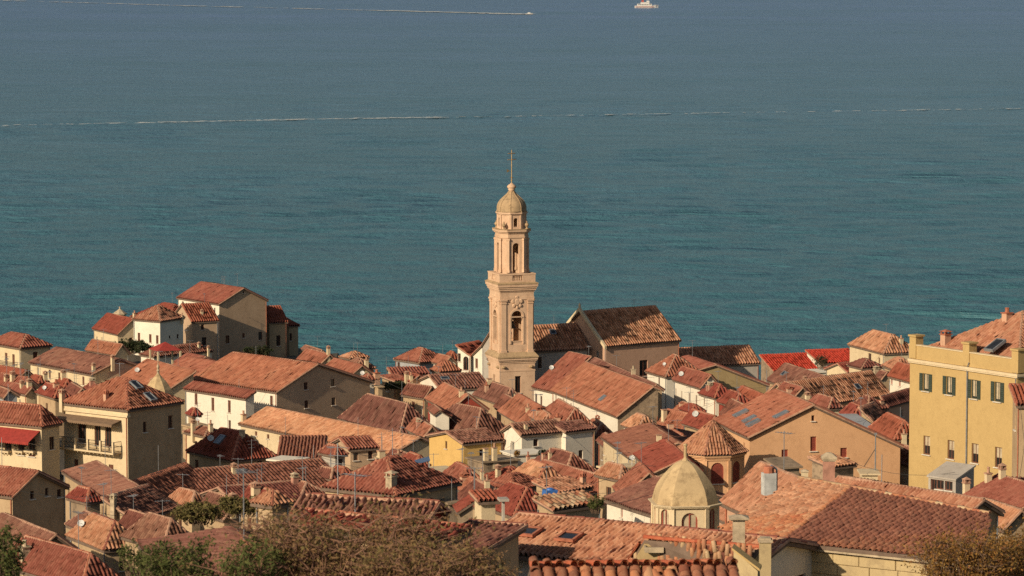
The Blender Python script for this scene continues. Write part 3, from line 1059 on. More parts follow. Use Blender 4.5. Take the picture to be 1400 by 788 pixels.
H('long house with bright red hipped roof behind the tan pyramid roof', 622, (228, 442), (178, 434), 286, roof='hip', py=417, h=6, wall='grey', tile='red', ch=[(184, 431, .5, .7)], ridge='red', ant=1)
H('beige house with red corrugated tile roof against the tall headland block', 600, (262, 441.5), None, (300, 439.5), roof='gr', py=417, D=9, h=6.5, wall='beige', tile='red',
  wins=[('R', 277, 447.5, .55, .9, 'k'), ('R', 279, 467, .8, 1.4, 'k')], ch=[(276, 432, .4, .7)], ridge='red', ant=0)
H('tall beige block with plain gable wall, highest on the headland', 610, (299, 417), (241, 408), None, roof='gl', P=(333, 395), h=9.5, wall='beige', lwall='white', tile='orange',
  wins=[('R', 311, 464.5, .75, 1.4, 'k'), ('R', 333, 459, .5, .8, 's'), ('R', 356, 459.5, .75, 1.4, 'k'), ('R', 333, 399.5, .35, .35, 'k'), ('L', 250, 415.5, .6, .8, 'k'), ('L', 293.5, 427, .45, 1.5, 'k')], ch=[], ant=4, name='house')
H('brown plastered annex with red eave right of the tall headland block', 618, (367, 442.5), None, (394, 441.5), D=5, roof='sr', py=420, h=5.5, wall='stone', tile='red', wins=[('R', 380.5, 466, .7, 1.8, 'k')], ch=[], ridge='red', ant=0)
H('small dark brown end house of the headland with one narrow window', 624, (394.5, 447), None, (410, 446), D=5, roof='sr', py=437, h=5, wall='stone', tile='red', wins=[('R', 397.5, 461, .45, 1.3, 'k')], ch=[(408, 444, .4, .7, 's')], ridge='red', ant=0)
H('little orange roofed cottage below the deep red headland roof', 560, (157, 487), (117, 480), 178, roof='gl', py=468, rise=None, h=3, wall='cream', tile='orange', ch=[], ant=0)
H('white walled cottage with brown lean-to roof beside the red canopy', 560, (210, 489), (190, 486), 292, roof='hip', py=476, h=2.5, wall='white', tile='brown', ch=[(272, 478, .4, .8), (285, 483, .35, .8)], ant=0)
H('small ruined house with dark stone walls at the cliff edge', 600, (437, 486), (412, 478), 446, roof='hip', py=472, h=3, wall='stained', tile='old', ch=[], ant=0)

# ------------------------------------------------------------------ big white house and the roofs around it
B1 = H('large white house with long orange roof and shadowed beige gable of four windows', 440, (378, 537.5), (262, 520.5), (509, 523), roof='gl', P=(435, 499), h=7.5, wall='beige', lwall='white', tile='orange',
  wins=[('R', 418, 528, .6, .9, 'k'), ('R', 455, 523.5, .6, .9, 'k'), ('R', 419, 553, .6, .95, 'k'), ('R', 456, 549, .6, .95, 'k'), ('L', 344, 543.5, .5, 1.3, 'k'), ('L', 371, 548, .5, 1.2, 's')], ch=[], ant=0)
H('white wing of the large white house with tall narrow shuttered windows', 433, (335.5, 546.5), (250, 533), W=1.7, roof='sl', rise=.8, ridge='none', h=7.5, wall='white', tile='orange',
  wins=[('L', 268, 546, .55, 1.4, 's'), ('L', 291, 553, .55, 1.6, 's'), ('L', 313.5, 556, .55, 1.5, 's'), ('L', 314, 581, .45, 1.1, 'k'), ('L', 264, 570, .5, 1.2, 'k')], ch=[], ant=0)
#H('white front corner of the large white house beside its shadowed gable', 437.5, (378, 538.5), (338, 533.5), W=0.9, roof='sl', rise=.3, h=6.5, wall='white', tile='orange', wins=[('L', 344, 544, .5, 1.3, 's'), ('L', 371, 547.5, .5, 1.2, 's')], ch=[], ant=0)
H('orange roofed row house with chimneys left of the pointed tan cupola', 450, (200, 537), (125, 521.5), 246, roof='sl', py=511, h=5, wall='white', tile='orange', ch=[(159, 520, .5, .9), (147, 524, .5, .7)], wins=[('L', 135, 528, .5, .8, 'w')], dish=1)
H('orange roofed row house directly behind the pointed tan cupola', 443, (224, 538), (160, 521), 268, roof='sl', py=509, h=5, wall='cream', tile='orange', ch=[(209, 530, .5, .8)], ant=1, dish=1)
H('orange roofed house joining the large white house on its upper side', 452, (300, 530), (208, 513), roof='gl', P=(352, 506), h=5, wall='cream', tile='orange', ch=[], ant=0)

# small roofs at far left
H('small red gabled house under the balcony of the cream corner house', 440, (22, 521), (-14, 514), 50, roof='gl', py=508, h=4, wall='cream', tile='red', ridge='red')
H('low orange roofed shed with long ridge left of the red tiled courtyard house', 420, (24, 534), (-12, 527), 54, roof='gl', py=518, h=4, wall='stone', tile='orange', ridge='red')
H('little red roofed house with chimney under the long grey roof', 430, (52, 526), (38, 522), 66, roof='hip', py=513, h=4, wall='cream', tile='red', ridge='red', ch=[(62, 519, .45, .9)])
H('red tiled courtyard house behind the hipped house with red awning', 400, (74, 546), (49, 538), 97, roof='hip', py=525, h=4, wall='stone', tile='red', ridge='red', dish=1)
H('dark brown gabled shed between the courtyard house and long grey roof', 412, (102, 545), (88, 537), 128, roof='gl', P=(112, 526), h=4, wall='stone', tile='brown')
H('blue grey gabled shed beside the hipped house with red awning', 385, (5, 545), (-10, 540), (27, 543), roof='gl', P=(13, 530.5), h=4, wall='bluegrey', tile='brown', ant=0, ch=[])
H('stone cottage with pale chimneys between the red roofs at the left', 405, (35, 541), (14, 536), 52, roof='gl', py=531, h=4, wall='cream', tile='orange', ch=[(40, 532, .5, .8), (30, 533, .4, .7)])

# ------------------------------------------------------------------ left middle
D1 = H('cream house with hipped roof and wide red awning over three balconies', 335, (57, 585), (-34, 576), 85.5, roof='hip', py=543.5, h=4.8, wall='cream', tile='orange',
  wins=[('L', 11, 607, .8, 1.7, 'k'), ('L', 29, 610, .8, 1.7, 'k'), ('L', 43.5, 612, .8, 1.7, 'k'), ('R', 71, 606, .7, 1.2, 'k')], ridge='red', ch=[], ant=0)
D1.awning('L', -30, 55, 585, 1.7, 0.9)
for a in (3, 22, 37):
    D1.balcony('L', a, a + 13, 616, .5, .8, posts=0)
D2 = H('square cream stone house with pyramid roof, long balcony and shaded side wall', 335, (174.5, 562.5), (82.5, 552), 252, roof='hip', py=519.5, h=6.6, wall='cream', rwall='stone', tile='orange',  # darker plaster on the right wall carries part of its shade
  wins=[('L', 104, 633, .55, .7, 's'), ('L', 128, 636, .55, .7, 's'), ('L', 152, 642, .6, .9, 's'), ('L', 112, 592, 1.1, 1.9, 'k'), ('L', 133.5, 594.5, .8, 2.0, 'k'), ('L', 148, 596, .8, 2.0, 'k'),
        ('R', 198, 584, .45, 1.0, 'k'), ('R', 233, 577, .6, 1.2, 'k'), ('R', 247, 602, .45, .9, 'k')], ch=[(145, 549, .4, .7, 'o'), (85, 549, .45, 1.0)], sk=[(185, 530, .8, 1.1), (204, 546, .8, 1.1)], ridge='red', ant=1)
D2.balcony('L', 80, 166, 613, 1.1, 1.0, posts=6)
D2.awning('L', 86, 166, 570, 1.3, .3, 'brown_cloth')
mb = MB()
mb.box(.02, .5, .1, D2.D - .1, D2.h - .62, D2.h - .42); mb.box(.1, .4, .1, D2.D - .1, D2.h - .42, D2.h - .2)
mb.build('cornice', WALL['cream'], D2.root)
D3 = H('stone house with dark gable of small windows beside the brown slope', 265, (17, 681), (-42, 673), 95, roof='gl', P=(52, 646.5), h=6, wall='stone', tile='orange',
  wins=[('R', 44, 677, .4, .6, 'k'), ('R', 64, 673, .35, .6, 'k'), ('R', 81, 669, .45, .6, 'k')], ridge='red', ch=[], ant=0)
H('house with patchy brown roof sloping below the balconied stone house', 285, (142, 683), (84, 646), 200, roof='gl', P=(192, 668.5), h=4.5, wall='stone', tile='old', ch=[], ant=1)
H('small red tiled shed against the dark stone gable', 280, (118, 689), (90, 682), 142, roof='hip', py=670, h=3, wall='stained', tile='red', ridge='red', ch=[], ant=0)
H('dark ribbed lean-to roof below the patchy brown roof', 258, (186, 714), 140, (247, 695), roof='sr', py=683, h=4, wall='stone', tile='old', ch=[(155, 694, .4, .6, 's')], ant=1)
H('bright orange lean-to roof at the foot of the balconied stone house', 300, (223, 692), 182, (294, 666), roof='sr', py=660, h=4, wall='grey', tile='orange', ridge='red', ch=[], ant=0)
H('small hipped orange roof in front of the bright orange lean-to', 272, (261, 699), (222, 690), 292, roof='hip', py=671, h=4, wall='stone', tile='tan', ch=[], ant=0)
H('low house with hipped straw coloured roof between the two foreground ridges', 240, (142, 754), (91, 734), 196, roof='hip', py=715, h=4, wall='stone', tile='tan', ridge='tile', ch=[], ant=0, dish=1)
H('foreground house with hipped ribbed roof behind the green bush', 218, (111, 806), (-8, 771), 170, roof='hip', py=750, h=4, wall='stone', tile='orange', ridge='red', ch=[(34, 768, .55, .9, 's')], ant=0)
H('weathered tile roof running down from the dark stone gable', 228, (46, 760), (-25, 730), roof='gl', P=(76, 733), h=4, wall='stone', tile='old', ch=[(79, 736, .5, 1.0, 'p')], ant=0)
H('old brown roof between the ribbed lean-to and the dry bushes', 232, (222, 752), (165, 735), 275, roof='hip', py=712, h=4, wall='stone', tile='old', ch=[], ant=1)

# ------------------------------------------------------------------ centre left
I1 = H('big hipped house with streaked brown roof beside the shadowed beige gable', 420, (546, 596), (462, 573), 602, roof='hipy', py=541, h=5, wall='white', tile='old', e0=3.2, ch=[], ant=1)
H('very long cream building with ribbed tile roof and small windows under the eave', 385, (533, 624), (325.5, 580.5), roof='gl', P=(574, 599.5), h=4.2, wall='cream', tile='tan',
  wins=[('L', 350, 593, .5, .5, 's'), ('L', 366.5, 597, .5, .5, 's'), ('L', 383, 600, .5, .5, 's'), ('L', 401, 604.5, .5, .5, 's'), ('L', 419, 608.5, .5, .5, 's')], ch=[(333, 578, .5, .9)], ant=0)
I3 = H('beige house with orange hipped roof and two dark windows below the long building', 352, (477.4, 616.5), (457, 609.5), (518.5, 610), D=5, roof='gr', py=600.5, h=4.2, wall='beige', tile='orange',
  wins=[('R', 486.5, 624.5, .5, .75, 'k'), ('R', 506.5, 621.5, .5, .75, 'k')], ridge='red', ch=[], ant=1)
H('tiny square tower house with pyramid roof beside the beige hipped house', 344, (457.6, 624.7), (434, 620), 476, roof='hip', py=611, h=3.6, wall='grey', tile='orange', wins=[('R', 466, 632, .5, .65, 'k')], ridge='red', ch=[], ant=0)
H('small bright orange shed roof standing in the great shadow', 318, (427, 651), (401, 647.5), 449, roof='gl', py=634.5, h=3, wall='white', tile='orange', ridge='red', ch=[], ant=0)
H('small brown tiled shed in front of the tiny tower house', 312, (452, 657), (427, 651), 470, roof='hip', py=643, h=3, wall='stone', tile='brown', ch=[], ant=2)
H('crimson roofed outbuilding below the beige hipped house', 322, (468, 650), (450, 646), 482, roof='hip', py=641, h=3, wall='red', tile='red', ridge='red', ch=[], ant=0)
H('white roof cabin under a flat sheet in the great shadow', 325, (403, 631), (390, 630), 424, roof='flat', h=2.6, wall='white', D=3, ch=[], ant=0, tiles=False, wins=[('R', 410, 638, .5, .8, 'k')])
H('house with jumbled red hipped roof and skylight next to the balconied house', 345, (317, 632), (254.5, 618), (378.5, 622), roof='hip', py=592, h=4, wall='stone', tile='red',
  wins=[('R', 355, 634, .5, .6, 'k'), ('R', 371, 633, .6, .7, 'k')], sk=[(303, 604, .9, 1.0, 's')], ridge='red', ch=[(331, 600, .45, .8, 's')], dish=1)
H('maroon roofed house lying under the wall of the long cream building', 362, (378, 632), None, (442, 632), D=7, roof='sr', py=598, h=3, wall='red', tile='brown', ridge='red', ant=1)
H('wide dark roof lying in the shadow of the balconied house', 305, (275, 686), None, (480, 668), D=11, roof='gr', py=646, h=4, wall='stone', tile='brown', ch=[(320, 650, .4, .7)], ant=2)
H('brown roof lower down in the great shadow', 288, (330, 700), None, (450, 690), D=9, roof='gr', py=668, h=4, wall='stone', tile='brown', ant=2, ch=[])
H('cluttered terrace house between the balconied house and white wing', 395, (262, 584), (246, 580), 290, roof='flat', h=4, wall='stone', ch=[], ant=1, tiles=False, dish=1)
H('small dark red hut on the cluttered terrace below the white wing', 400, (262, 570), (254, 567), 276, roof='hip', py=560, h=3, wall='stone', tile='red', ch=[], ant=0, ridge='red')
H('low terrace house with pale chimneys below the white wing', 380, (280, 598), (250, 592), 310, roof='hip', py=586, h=3.5, wall='cream', tile='brown', ch=[(264, 594, .4, 1.2), (288, 592, .4, .9)], ant=1)

# roofs behind the shadowed gable, by the sea
H('pink tiled roof peeping over the shadowed beige gable', 480, (432, 505), (402, 497), 470, roof='gl', py=486, h=5, wall='cream', tile='orange', ch=[(449, 497, .4, 1.0), (458, 499, .45, 1.4)], ant=0)
H('narrow rust roof right of the shadowed beige gable ridge', 470, (478, 516), (440, 506), 512, roof='gl', py=501, h=5, wall='cream', tile='orange', ridge='red', ant=0)
H('small hipped tan roof on dark walls at the sea edge', 530, (478, 492), (463, 489), 505, roof='hip', py=481.5, h=4.5, wall='stained', tile='tan', ch=[], ant=1)
H('little jumbled roof with cream chimney at the sea edge', 510, (486, 506), (468, 501), 514, roof='hip', py=492, h=4, wall='stone', tile='old', ch=[(501, 512, .5, 1.4)], ant=1)
H('pale terrace house at the end of the shadowed gable', 455, (500, 522), (488, 519), 520, roof='hip', py=513, h=4, wall='white', tile='orange', ch=[(515, 519, .7, .8, 'o')], ant=0, dish=1)
H('brown brick stack house behind the streaked brown roof', 450, (516, 529), (508, 527), 526, roof='flat', h=5, wall='stone', ch=[], tiles=False, ant=0)
H('orange hipped house with blue grey walls at the sea left of the tower', 535, (573, 497.5), (538, 492), 614, roof='hip', py=477, h=4.5, wall='bluegrey', tile='orange', wins=[('L', 545, 499, .6, .8, 'k')], ch=[], ant=0)
H('white half gabled house behind the small orange hip left of the tower', 528, (606, 500), (590, 496), 626, roof='gl', py=489, h=4.5, wall='white', tile='orange', ch=[], ant=0)
H('small orange hipped roof on white wall below the white twin gables', 500, (601, 510), (588, 507), 631, roof='hip', py=495, h=4, wall='white', tile='orange', ridge='red', ch=[], ant=0)
H('red roofed shed left of the white twin gables', 540, (614, 493), (606, 490), 630, roof='hip', py=480, h=4.5, wall='cream', tile='red', ridge='red', ch=[], ant=0)
H('ribbed orange roof with cream half gable at the dark garden', 495, (536, 514), 525, (588, 513), roof='gr', P=(526, 501), D=6, h=4.5, wall='cream', tile='orange', ch=[], ant=0)
H('low ribbed roof in front of the cream half gable', 480, (540, 523), None, (566, 521), D=4, roof='sr', py=515, h=3.5, wall='stone', tile='orange', ch=[], ant=0)
H('pink walled cottage between ribbed roofs', 478, (560, 524), (548, 521), 586, roof='gl', py=514, h=4, wall='pink', tile='red', ch=[(556, 530, .5, 1.2), (562, 522, .4, .8)], ant=0, ridge='red')
H('house with coarse striped roof at the foot of the white twin gables', 470, (602, 534), 570, (671.5, 531), roof='gr', P=(586, 514), h=5, wall='white', tile='old', sk=[(608, 520, 1.0, .8)], ch=[], ant=0, cp=.42)
H('brown roof in front of the coarse striped roof', 455, (580, 546), (548, 541), 600, roof='gl', py=527, h=4, wall='stone', tile='brown', ch=[], ant=0)
WH = H('white half of the twin gabled house with an arched doorway', 520, (644, 488), 623, (675, 482), roof='sr', py=473, h=5.5, wall='white', tile='red', wins=[('L', 628, 489, .45, 1.2, 'k'), ('L', 637, 497, .9, 2.0, 'k', True)], ch=[], ant=0, ridge='red')
H('white gable next to the bell tower, right half of the twin gables', 515, (677, 493), (644, 487), 700, roof='gr', py=471, h=5.5, wall='white', tile='red', wins=[('L', 651.5, 497, .7, 1.4, 's'), ('L', 664, 505, .5, .8, 'k')], ch=[], ant=0, ridge='red')

# ------------------------------------------------------------------ centre
I9 = H('bright yellow gabled house with one small window', 375, (633, 608.4), 583, (689, 603.5), roof='gr', P=(609.5, 591.7), h=5, wall='yellow', tile='old', wins=[('L', 610, 608.5, .4, .8, 'k')], ch=[(606, 589, .4, .6)], ant=1)
H('broad hipped house with brown roof behind the yellow gable', 402, (648, 603), (576, 588), 707, roof='hip', py=560, h=5, wall='stained', tile='old', ch=[], ant=1)
H('red brown gabled house above the broad hipped brown roof', 428, (614, 564), (582, 547), 668, roof='gl', P=(640, 541), h=4.5, wall='red', tile='orange', ch=[(631, 560, .55, .9)], ant=2)
H('tiny white gable dormer house between brown roofs', 405, (593.5, 568), (585, 561), (617, 571), roof='gl', P=(602, 562), h=1.3, wall='white', tile='brown', ch=[], ant=0, verge=False)
H('brown roofed house at the foot of the bell tower', 455, (688, 556), (646, 541), 722, roof='hip', py=532, h=4.5, wall='stone', tile='old', ant=1)
H('house with rough orange roof below the bell tower', 412, (722, 588), (682, 564), 768, roof='hip', py=553, h=4.5, wall='stone', tile='orange', ridge='red', ch=[(722, 566, .5, .7)], ant=2)
H('low ribbed orange roof tucked behind the white terrace house', 398, (768, 588), (735, 568), 816, roof='hip', py=560, h=4.5, wall='stone', tile='orange', ch=[(762, 583, .6, 1.0, 'o')], ant=2)
H('white terrace house with dark ribbed roof, left part', 375, (712.5, 597), None, (774, 591.5), D=4, roof='gr', py=581, h=4.6, wall='white', tile='old', wins=[('R', 732.5, 605.5, .6, .75, 'k')], ch=[(719, 590, .35, .7)], ant=1)
H('white terrace house with a low window, right part', 377, (773.5, 592.5), None, (816, 588), D=5, roof='gr', py=580.5, h=5, wall='white', tile='old', wins=[('R', 794, 621.5, .55, .9, 'k')], ch=[], ant=0)
TR = H('white walled roof terrace with potted plants before the white terrace house', 366, (702, 622), None, (747.5, 619), D=3.4, roof='flat', h=3, wall='white', ch=[], ant=0, tiles=False)
J2 = H('long white house with wide rust roof and stained end gable', 432, (843, 571), (753, 535.5), (903, 534), roof='gl', P=(893, 530), h=6, wall='white', rwall='stained', tile='orange',
  wins=[('L', 760, 547, .5, 1.3, 's'), ('L', 770.5, 552, .5, 1.3, 's'), ('L', 780.5, 558, .5, 1.2, 's'), ('L', 791, 564, .5, 1.2, 's'), ('L', 817, 577, .6, .8, 'k')], sk=[(825.5, 547, .9, .9, 's')], ch=[], ant=0)
H('white narrow house with rust roof joined behind the long white house', 461, (757, 537.5), (727, 530.5), 808, roof='sl', py=489, h=5.5, wall='white', tile='orange', wins=[('L', 733, 545, .5, 1.2, 'k'), ('L', 740, 548, .5, 1.2, 'k')], ch=[], ant=1, dish=1)
H('narrow house with mossy stone ridge along the church yard', 447, (886, 536), (803, 499), 908, roof='gl', py=527, h=5, wall='stone', tile='old', ch=[(866, 514, .5, .8, 's')], ant=0)
CH = H('church with ribbed gable roof and pink stone side wall behind the bell tower', 511, (828, 475), None, (931.5, 466.5), roof='gr', P=(793, 427), h=5.2, wall='pink', tile='tan', wins=[('R', 880, 503.5, 1.45, 2.3, 'k')], ch=[], ant=1, name='church', cat='church', cp=.42)
mb = MB()
mb.add([(-.25, -.1, CH.h - .3), (-.25, CH.r, CH.h + CH.H + .15), (-.25, CH.D, CH.h - .3), (.12, -.1, CH.h - .3), (.12, CH.r, CH.h + CH.H + .15), (.12, CH.D, CH.h - .3),
        (-.25, -.1, CH.h + .2), (-.25, CH.r, CH.h + CH.H + .7), (-.25, CH.D, CH.h + .2), (.12, -.1, CH.h + .2), (.12, CH.r, CH.h + CH.H + .7), (.12, CH.D, CH.h + .2)],
       [(6, 7, 10, 9), (7, 8, 11, 10), (0, 1, 7, 6), (1, 2, 8, 7), (3, 9, 10, 4), (4, 10, 11, 5), (0, 6, 9, 3), (2, 5, 11, 8)])
mb.lathe((-.06, CH.r, CH.h + CH.H + .65), [(.2, 0), (.12, .15), (.2, .3), (.05, .7)], 8)
mb.build('gable_parapet', WALL['cream'], CH.root)
H('church nave with tiled roof between the bell tower and the tall church', 508, (690, 484), None, (806, 478), D=8.5, roof='gr', py=449, h=5.5, wall='grey', tile='tan', wins=[('R', 738, 496, .6, 1.6, 'k')], sk=[(755, 456, .8, .9)], ch=[], ant=0, name='church_nave', cat='church', cp=.42)
H('hipped orange house with white wall beside the church door', 474, (910, 516.5), (882, 509), 963.5, roof='hip', py=486.5, h=5, wall='white', tile='orange', wins=[('L', 901, 522.5, .5, 1.2, 'k')], ch=[], ant=0, dish=1)
J5 = H('white stepped house with four narrow windows above the dark alley', 446, (957, 532), (919, 520), 986, roof='gl', py=514, h=6, wall='white', tile='orange',
  wins=[('L', 924, 536, .35, .9, 'k'), ('L', 932, 540, .35, .9, 's'), ('L', 942.5, 543.5, .45, 1.1, 'k'), ('L', 952, 546.5, .5, 1.1, 'k')], ridge='red', ch=[], dish=1, ant=0)
H('red hipped house joined to the white stepped house', 430, (977, 545.5), (955, 539.5), 1006, roof='hip', py=527, h=5, wall='white', tile='red', wins=[('L', 963, 549, .35, .8, 'k')], ridge='red', ant=1)
H('house with large blank khaki gable wall', 484, (946.5, 509.5), (908, 497), (1052, 528.5), roof='gl', P=(979, 500), h=5, wall='khaki', tile='orange', ch=[], ant=1)
H('white walled house with ribbed tan roof half in the tower shadow', 530, (935, 502.5), None, (1040, 498), D=8.5, roof='gr', py=477.5, h=4.5, wall='grey', tile='tan', ch=[], ant=0, cp=.42)
H('long hall with bright red roof by the sea', 556, (1058, 509), 1038, (1130, 506), roof='sr', P=None, py=486.5, h=4.5, wall='stained', tile='bright_red', ridge='red', ch=[], ant=0)
H('raised red roofed wing of the long seaside hall', 556.5, (1122, 498), None, (1182, 496), D=7, roof='sr', py=480, h=5, wall='white', tile='bright_red', ridge='red', ch=[], ant=0)
H('little white link house under the bright red hall', 545, (1118, 509), None, (1140, 508), D=4, roof='flat', h=4, wall='white', ch=[], ant=0, tiles=False)
H('cream gabled cottage in front of the bright red hall', 525, (1159, 510.5), 1126.5, (1189, 507.5), roof='gr', P=(1145, 498), h=4, wall='cream', tile='red', wins=[('L', 1149, 515, .4, .8, 'k'), ('L', 1138, 515, .35, .6, 's')], ridge='red', ch=[], ant=0)
H('orange hipped house with pale walls at the sea behind the ochre palace', 505, (1208, 484.5), (1159, 472), 1256, roof='hip', py=459, h=4, wall='cream', tile='tan', wins=[('L', 1189, 491, 1.0, 1.6, 'k'), ('L', 1202, 493, .5, .8, 'k')], ch=[(1232, 472, .5, .9)], ant=1)
H('brown roofed house with mossy tiles below the bright red hall', 486, (1105, 541), (1047.5, 521), roof='gl', P=(1132, 517), h=4.5, wall='stone', tile='old', sk=[(1073, 513, .9, .7)], ch=[(1100, 524, .4, .6)], ant=0)
H('house with broad ribbed tan roof behind the orange gabled house', 448, (1092, 560), None, (1219, 541), D=7, roof='gr', py=526, h=4.5, wall='stone', tile='tan', sk=[(1171, 531, .9, .8)], ch=[], ant=0, cp=.4)
H('small hipped rust roof behind the ridge of the orange gabled house', 412, (1133, 560), (1104, 552), 1153, roof='hip', py=537.5, h=4, wall='cream', tile='orange', ch=[(1104, 546, .5, 1.0), (1155, 560, .6, .8)], ant=0)
H('low brown roof beside the small hipped rust roof', 418, (1186, 563), (1156, 558), 1216, roof='hip', py=543, h=4, wall='stone', tile='brown', ant=0, ch=[(1205, 545, .5, .6, 'o')])
H('ribbed brown lean-to near the grey flat roof', 385, (1202, 586), 1174, (1222, 578), roof='sr', py=559, h=4, wall='stone', tile='old', ch=[], ant=0)
H('brown roof with patched slope against the ochre palace', 420, (1214, 558), 1203, (1256, 546), roof='sr', py=532, h=4, wall='pink', tile='brown', ch=[], ant=0)
H('white house with red roof and red shutters behind the ochre palace', 452, (1246, 524), (1213.5, 515.5), 1275, roof='gl', py=505, h=4, wall='white', tile='red', wins=[('L', 1219, 521, .5, .8, 'r'), ('L', 1230, 523.5, .5, .8, 'r')], ridge='red', ch=[], ant=0)
H('low tan roofed house under the orange hipped seaside house', 480, (1222, 507), (1206, 501), 1256, roof='hip', py=491, h=4, wall='stone', tile='tan', ch=[(1196, 506, .7, .8, 's')], ant=0)
H('tiny orange roofed hut before the cream gabled cottage', 500, (1180, 520), (1163, 517), 1204, roof='hip', py=511, h=3.5, wall='cream', tile='orange', ch=[], ant=0)
H('stone stack house with terracotta pots behind the broad ribbed roof', 470, (1205, 520), (1193, 517), 1220, roof='gl', py=507, h=4, wall='stone', tile='old', ch=[(1198, 514, .6, .9, 's')], ant=0)
H('flat grey roofed house right of the orange gabled house', 376, (1172, 585), (1146, 566), 1198, roof='flat', h=4, wall='bluegrey', ch=[], ant=1, tiles=False)
H('jumbled red roofs beside the ochre palace wall', 350, (1222, 603), (1188, 586), 1262, roof='hip', py=577, h=4, wall='pink', tile='red', ridge='red', ch=[(1236, 605, .45, .8)], ant=0)
H('terrace house with grey tank below the patched slope', 375, (1222, 590), (1214, 584), 1256, roof='flat', h=4.5, wall='cream', ch=[], ant=1, tiles=False, dish=1)
H('rusty roof with tall chimney beside the dark alley', 388, (934, 592), (897, 584), 966, roof='gl', py=562, h=4, wall='stone', tile='orange', ch=[(947, 577, .55, .8), (908, 577, .5, 1.3)], ridge='red', ant=1)
H('red patched roof behind the octagonal turret', 372, (962, 590), (932, 580), 992, roof='gl', py=566, h=4, wall='stone', tile='red', ridge='red', ant=1, dish=1)
H('brown ribbed roof left of the orange gabled house ridge', 395, (1008, 578), (985, 566), 1040, roof='gl', py=548, h=4, wall='stone', tile='brown', ant=1)
H('red roof under the khaki gable wall', 415, (1003, 558), (980, 550), 1030, roof='hip', py=538, h=4, wall='red', tile='red', ridge='red', ch=[(978, 566, .5, 1.0, 's')], ant=1)
H('red roof strip along the foot of the khaki gable wall', 425, (1040, 556), (1005, 541), 1060, roof='gl', py=541, h=3.5, wall='white', tile='red', ridge='red', ch=[], ant=0)
H('rust roof between the brown mossy roof and orange gable ridge', 440, (1085, 545), (1060, 537), 1110, roof='gl', py=531, h=4, wall='stone', tile='orange', ch=[(1079, 543, .6, 1.0, 'o')], ant=1)
H('maroon roof between the stepped house and the dark alley', 412, (944, 566), (928, 561), 965, roof='hip', py=555, h=3.5, wall='pink', tile='red', ridge='red', ch=[], ant=1)

# ------------------------------------------------------------------ right middle
G5 = H('orange gabled house with broad sunlit gable and roof windows', 319, (1022.6, 600), (974, 577), (1235, 612.5), roof='gl', P=(1112, 555.5), h=5.5, wall='orange', tile='orange',
  wins=[('R', 1111.5, 572, .28, .5, 'k'), ('R', 1112, 607, .55, 1.3, 'r'), ('R', 1073, 621, .6, .8, 'r'), ('R', 1153.5, 619, .62, .85, 'r')],
  sk=[(1014, 569, .8, 1.3, 's'), (1069, 571, .8, 1.3, 's'), (1026, 577, .8, 1.2, 's'), (1031, 582, .8, 1.2, 's')], ch=[], ant=0)
H('house with flat dull brown roof and cream wall by the dark passage', 338, (858, 626), (821.5, 599), None, roof='gl', P=(927, 607), h=5, wall='cream', tile='brown', wins=[('L', 826.5, 615, .4, 1.0, 's'), ('L', 839, 623, .4, 1.0, 's'), ('L', 849, 629, .4, .8, 's')], ch=[(901, 607, .45, .8)], ant=0)
H('small hipped tan roof above the dull brown roof', 360, (872, 590), (849, 582), 904, roof='hip', py=570, h=4, wall='white', tile='tan', ch=[], ant=0)
H('red rust roof between the dull brown roof and the octagonal turret', 308, (893, 648), (866, 623), 960, roof='gl', P=(938, 627), h=4.5, wall='stone', tile='red', ridge='red', ch=[], ant=0)
H('low rust roof behind the faceted dome', 268, (850, 682), (838, 668), 925, roof='gl', py=648, h=4.5, wall='stone', tile='orange', ridge='red', ch=[], ant=1)
H('small yellow tiled hip roof by the terrace clutter', 292, (847, 658), (812, 650), 871, roof='hip', py=638, h=4, wall='stone', tile='tan', ch=[], ant=1)
H('pale cluttered terrace before the dull brown roof', 312, (832, 641), (815, 637), 880, roof='flat', h=4, wall='cream', ch=[], ant=2, tiles=False, dish=1)
H('white house with plum shutters left of the faceted dome', 243, (898, 708), (824, 684.5), None, roof='gl', P=(972, 676), h=4.5, wall='white', tile='old', wins=[('L', 850, 702, .3, .6, 'r'), ('L', 890, 713, .3, .4, 'r')], ch=[], ant=0)
H('orange hipped roof with pointed peak below the yellow gable', 312, (629, 662), (604, 651), 660, roof='hip', py=636, h=4, wall='stone', tile='orange', ridge='red', ch=[(659, 655, .3, 1.0)], ant=0)
H('small crimson hip roof right of the pointed orange roof', 318, (690, 661), (657, 654), 738, roof='hip', py=640, h=4, wall='pink', tile='red', ridge='red', ch=[(681, 655, .4, .9)], ant=1)
H('orange hipped roof with crisp edges near the blue tank', 290, (703, 672), (654, 666), 750, roof='hip', py=650, h=4, wall='bluegrey', tile='orange', ridge='red', ch=[], ant=0)
H('coarse ribbed hip roof behind the crisp orange hip', 306, (734, 663), (699, 650), 775, roof='hip', py=637, h=4, wall='stone', tile='tan', ridge='red', ch=[], ant=1, cp=.36)
H('coarse ribbed eave roof right of the blue tank', 286, (764, 676), None, (811, 669), D=3, roof='sr', py=660, h=4, wall='stone', tile='tan', ridge='red', ch=[(797, 664, .4, .7, 'o')], ant=0, cp=.36)
H('long rust roof with low ridge below the white terrace house', 316, (815, 678), (724, 652), None, roof='gl', P=(836, 656), h=4.5, wall='stone', tile='orange', ch=[(833, 660, .5, .9)], ant=0)
H('dark brown hip roof in front of the white terrace house', 342, (772, 651), (721, 637), 818, roof='hip', py=621.5, h=4, wall='stone', tile='brown', ch=[(722, 634, .3, .9, 'o'), (743, 632, .3, .8, 'o'), (752, 632, .3, .9)], ant=1)
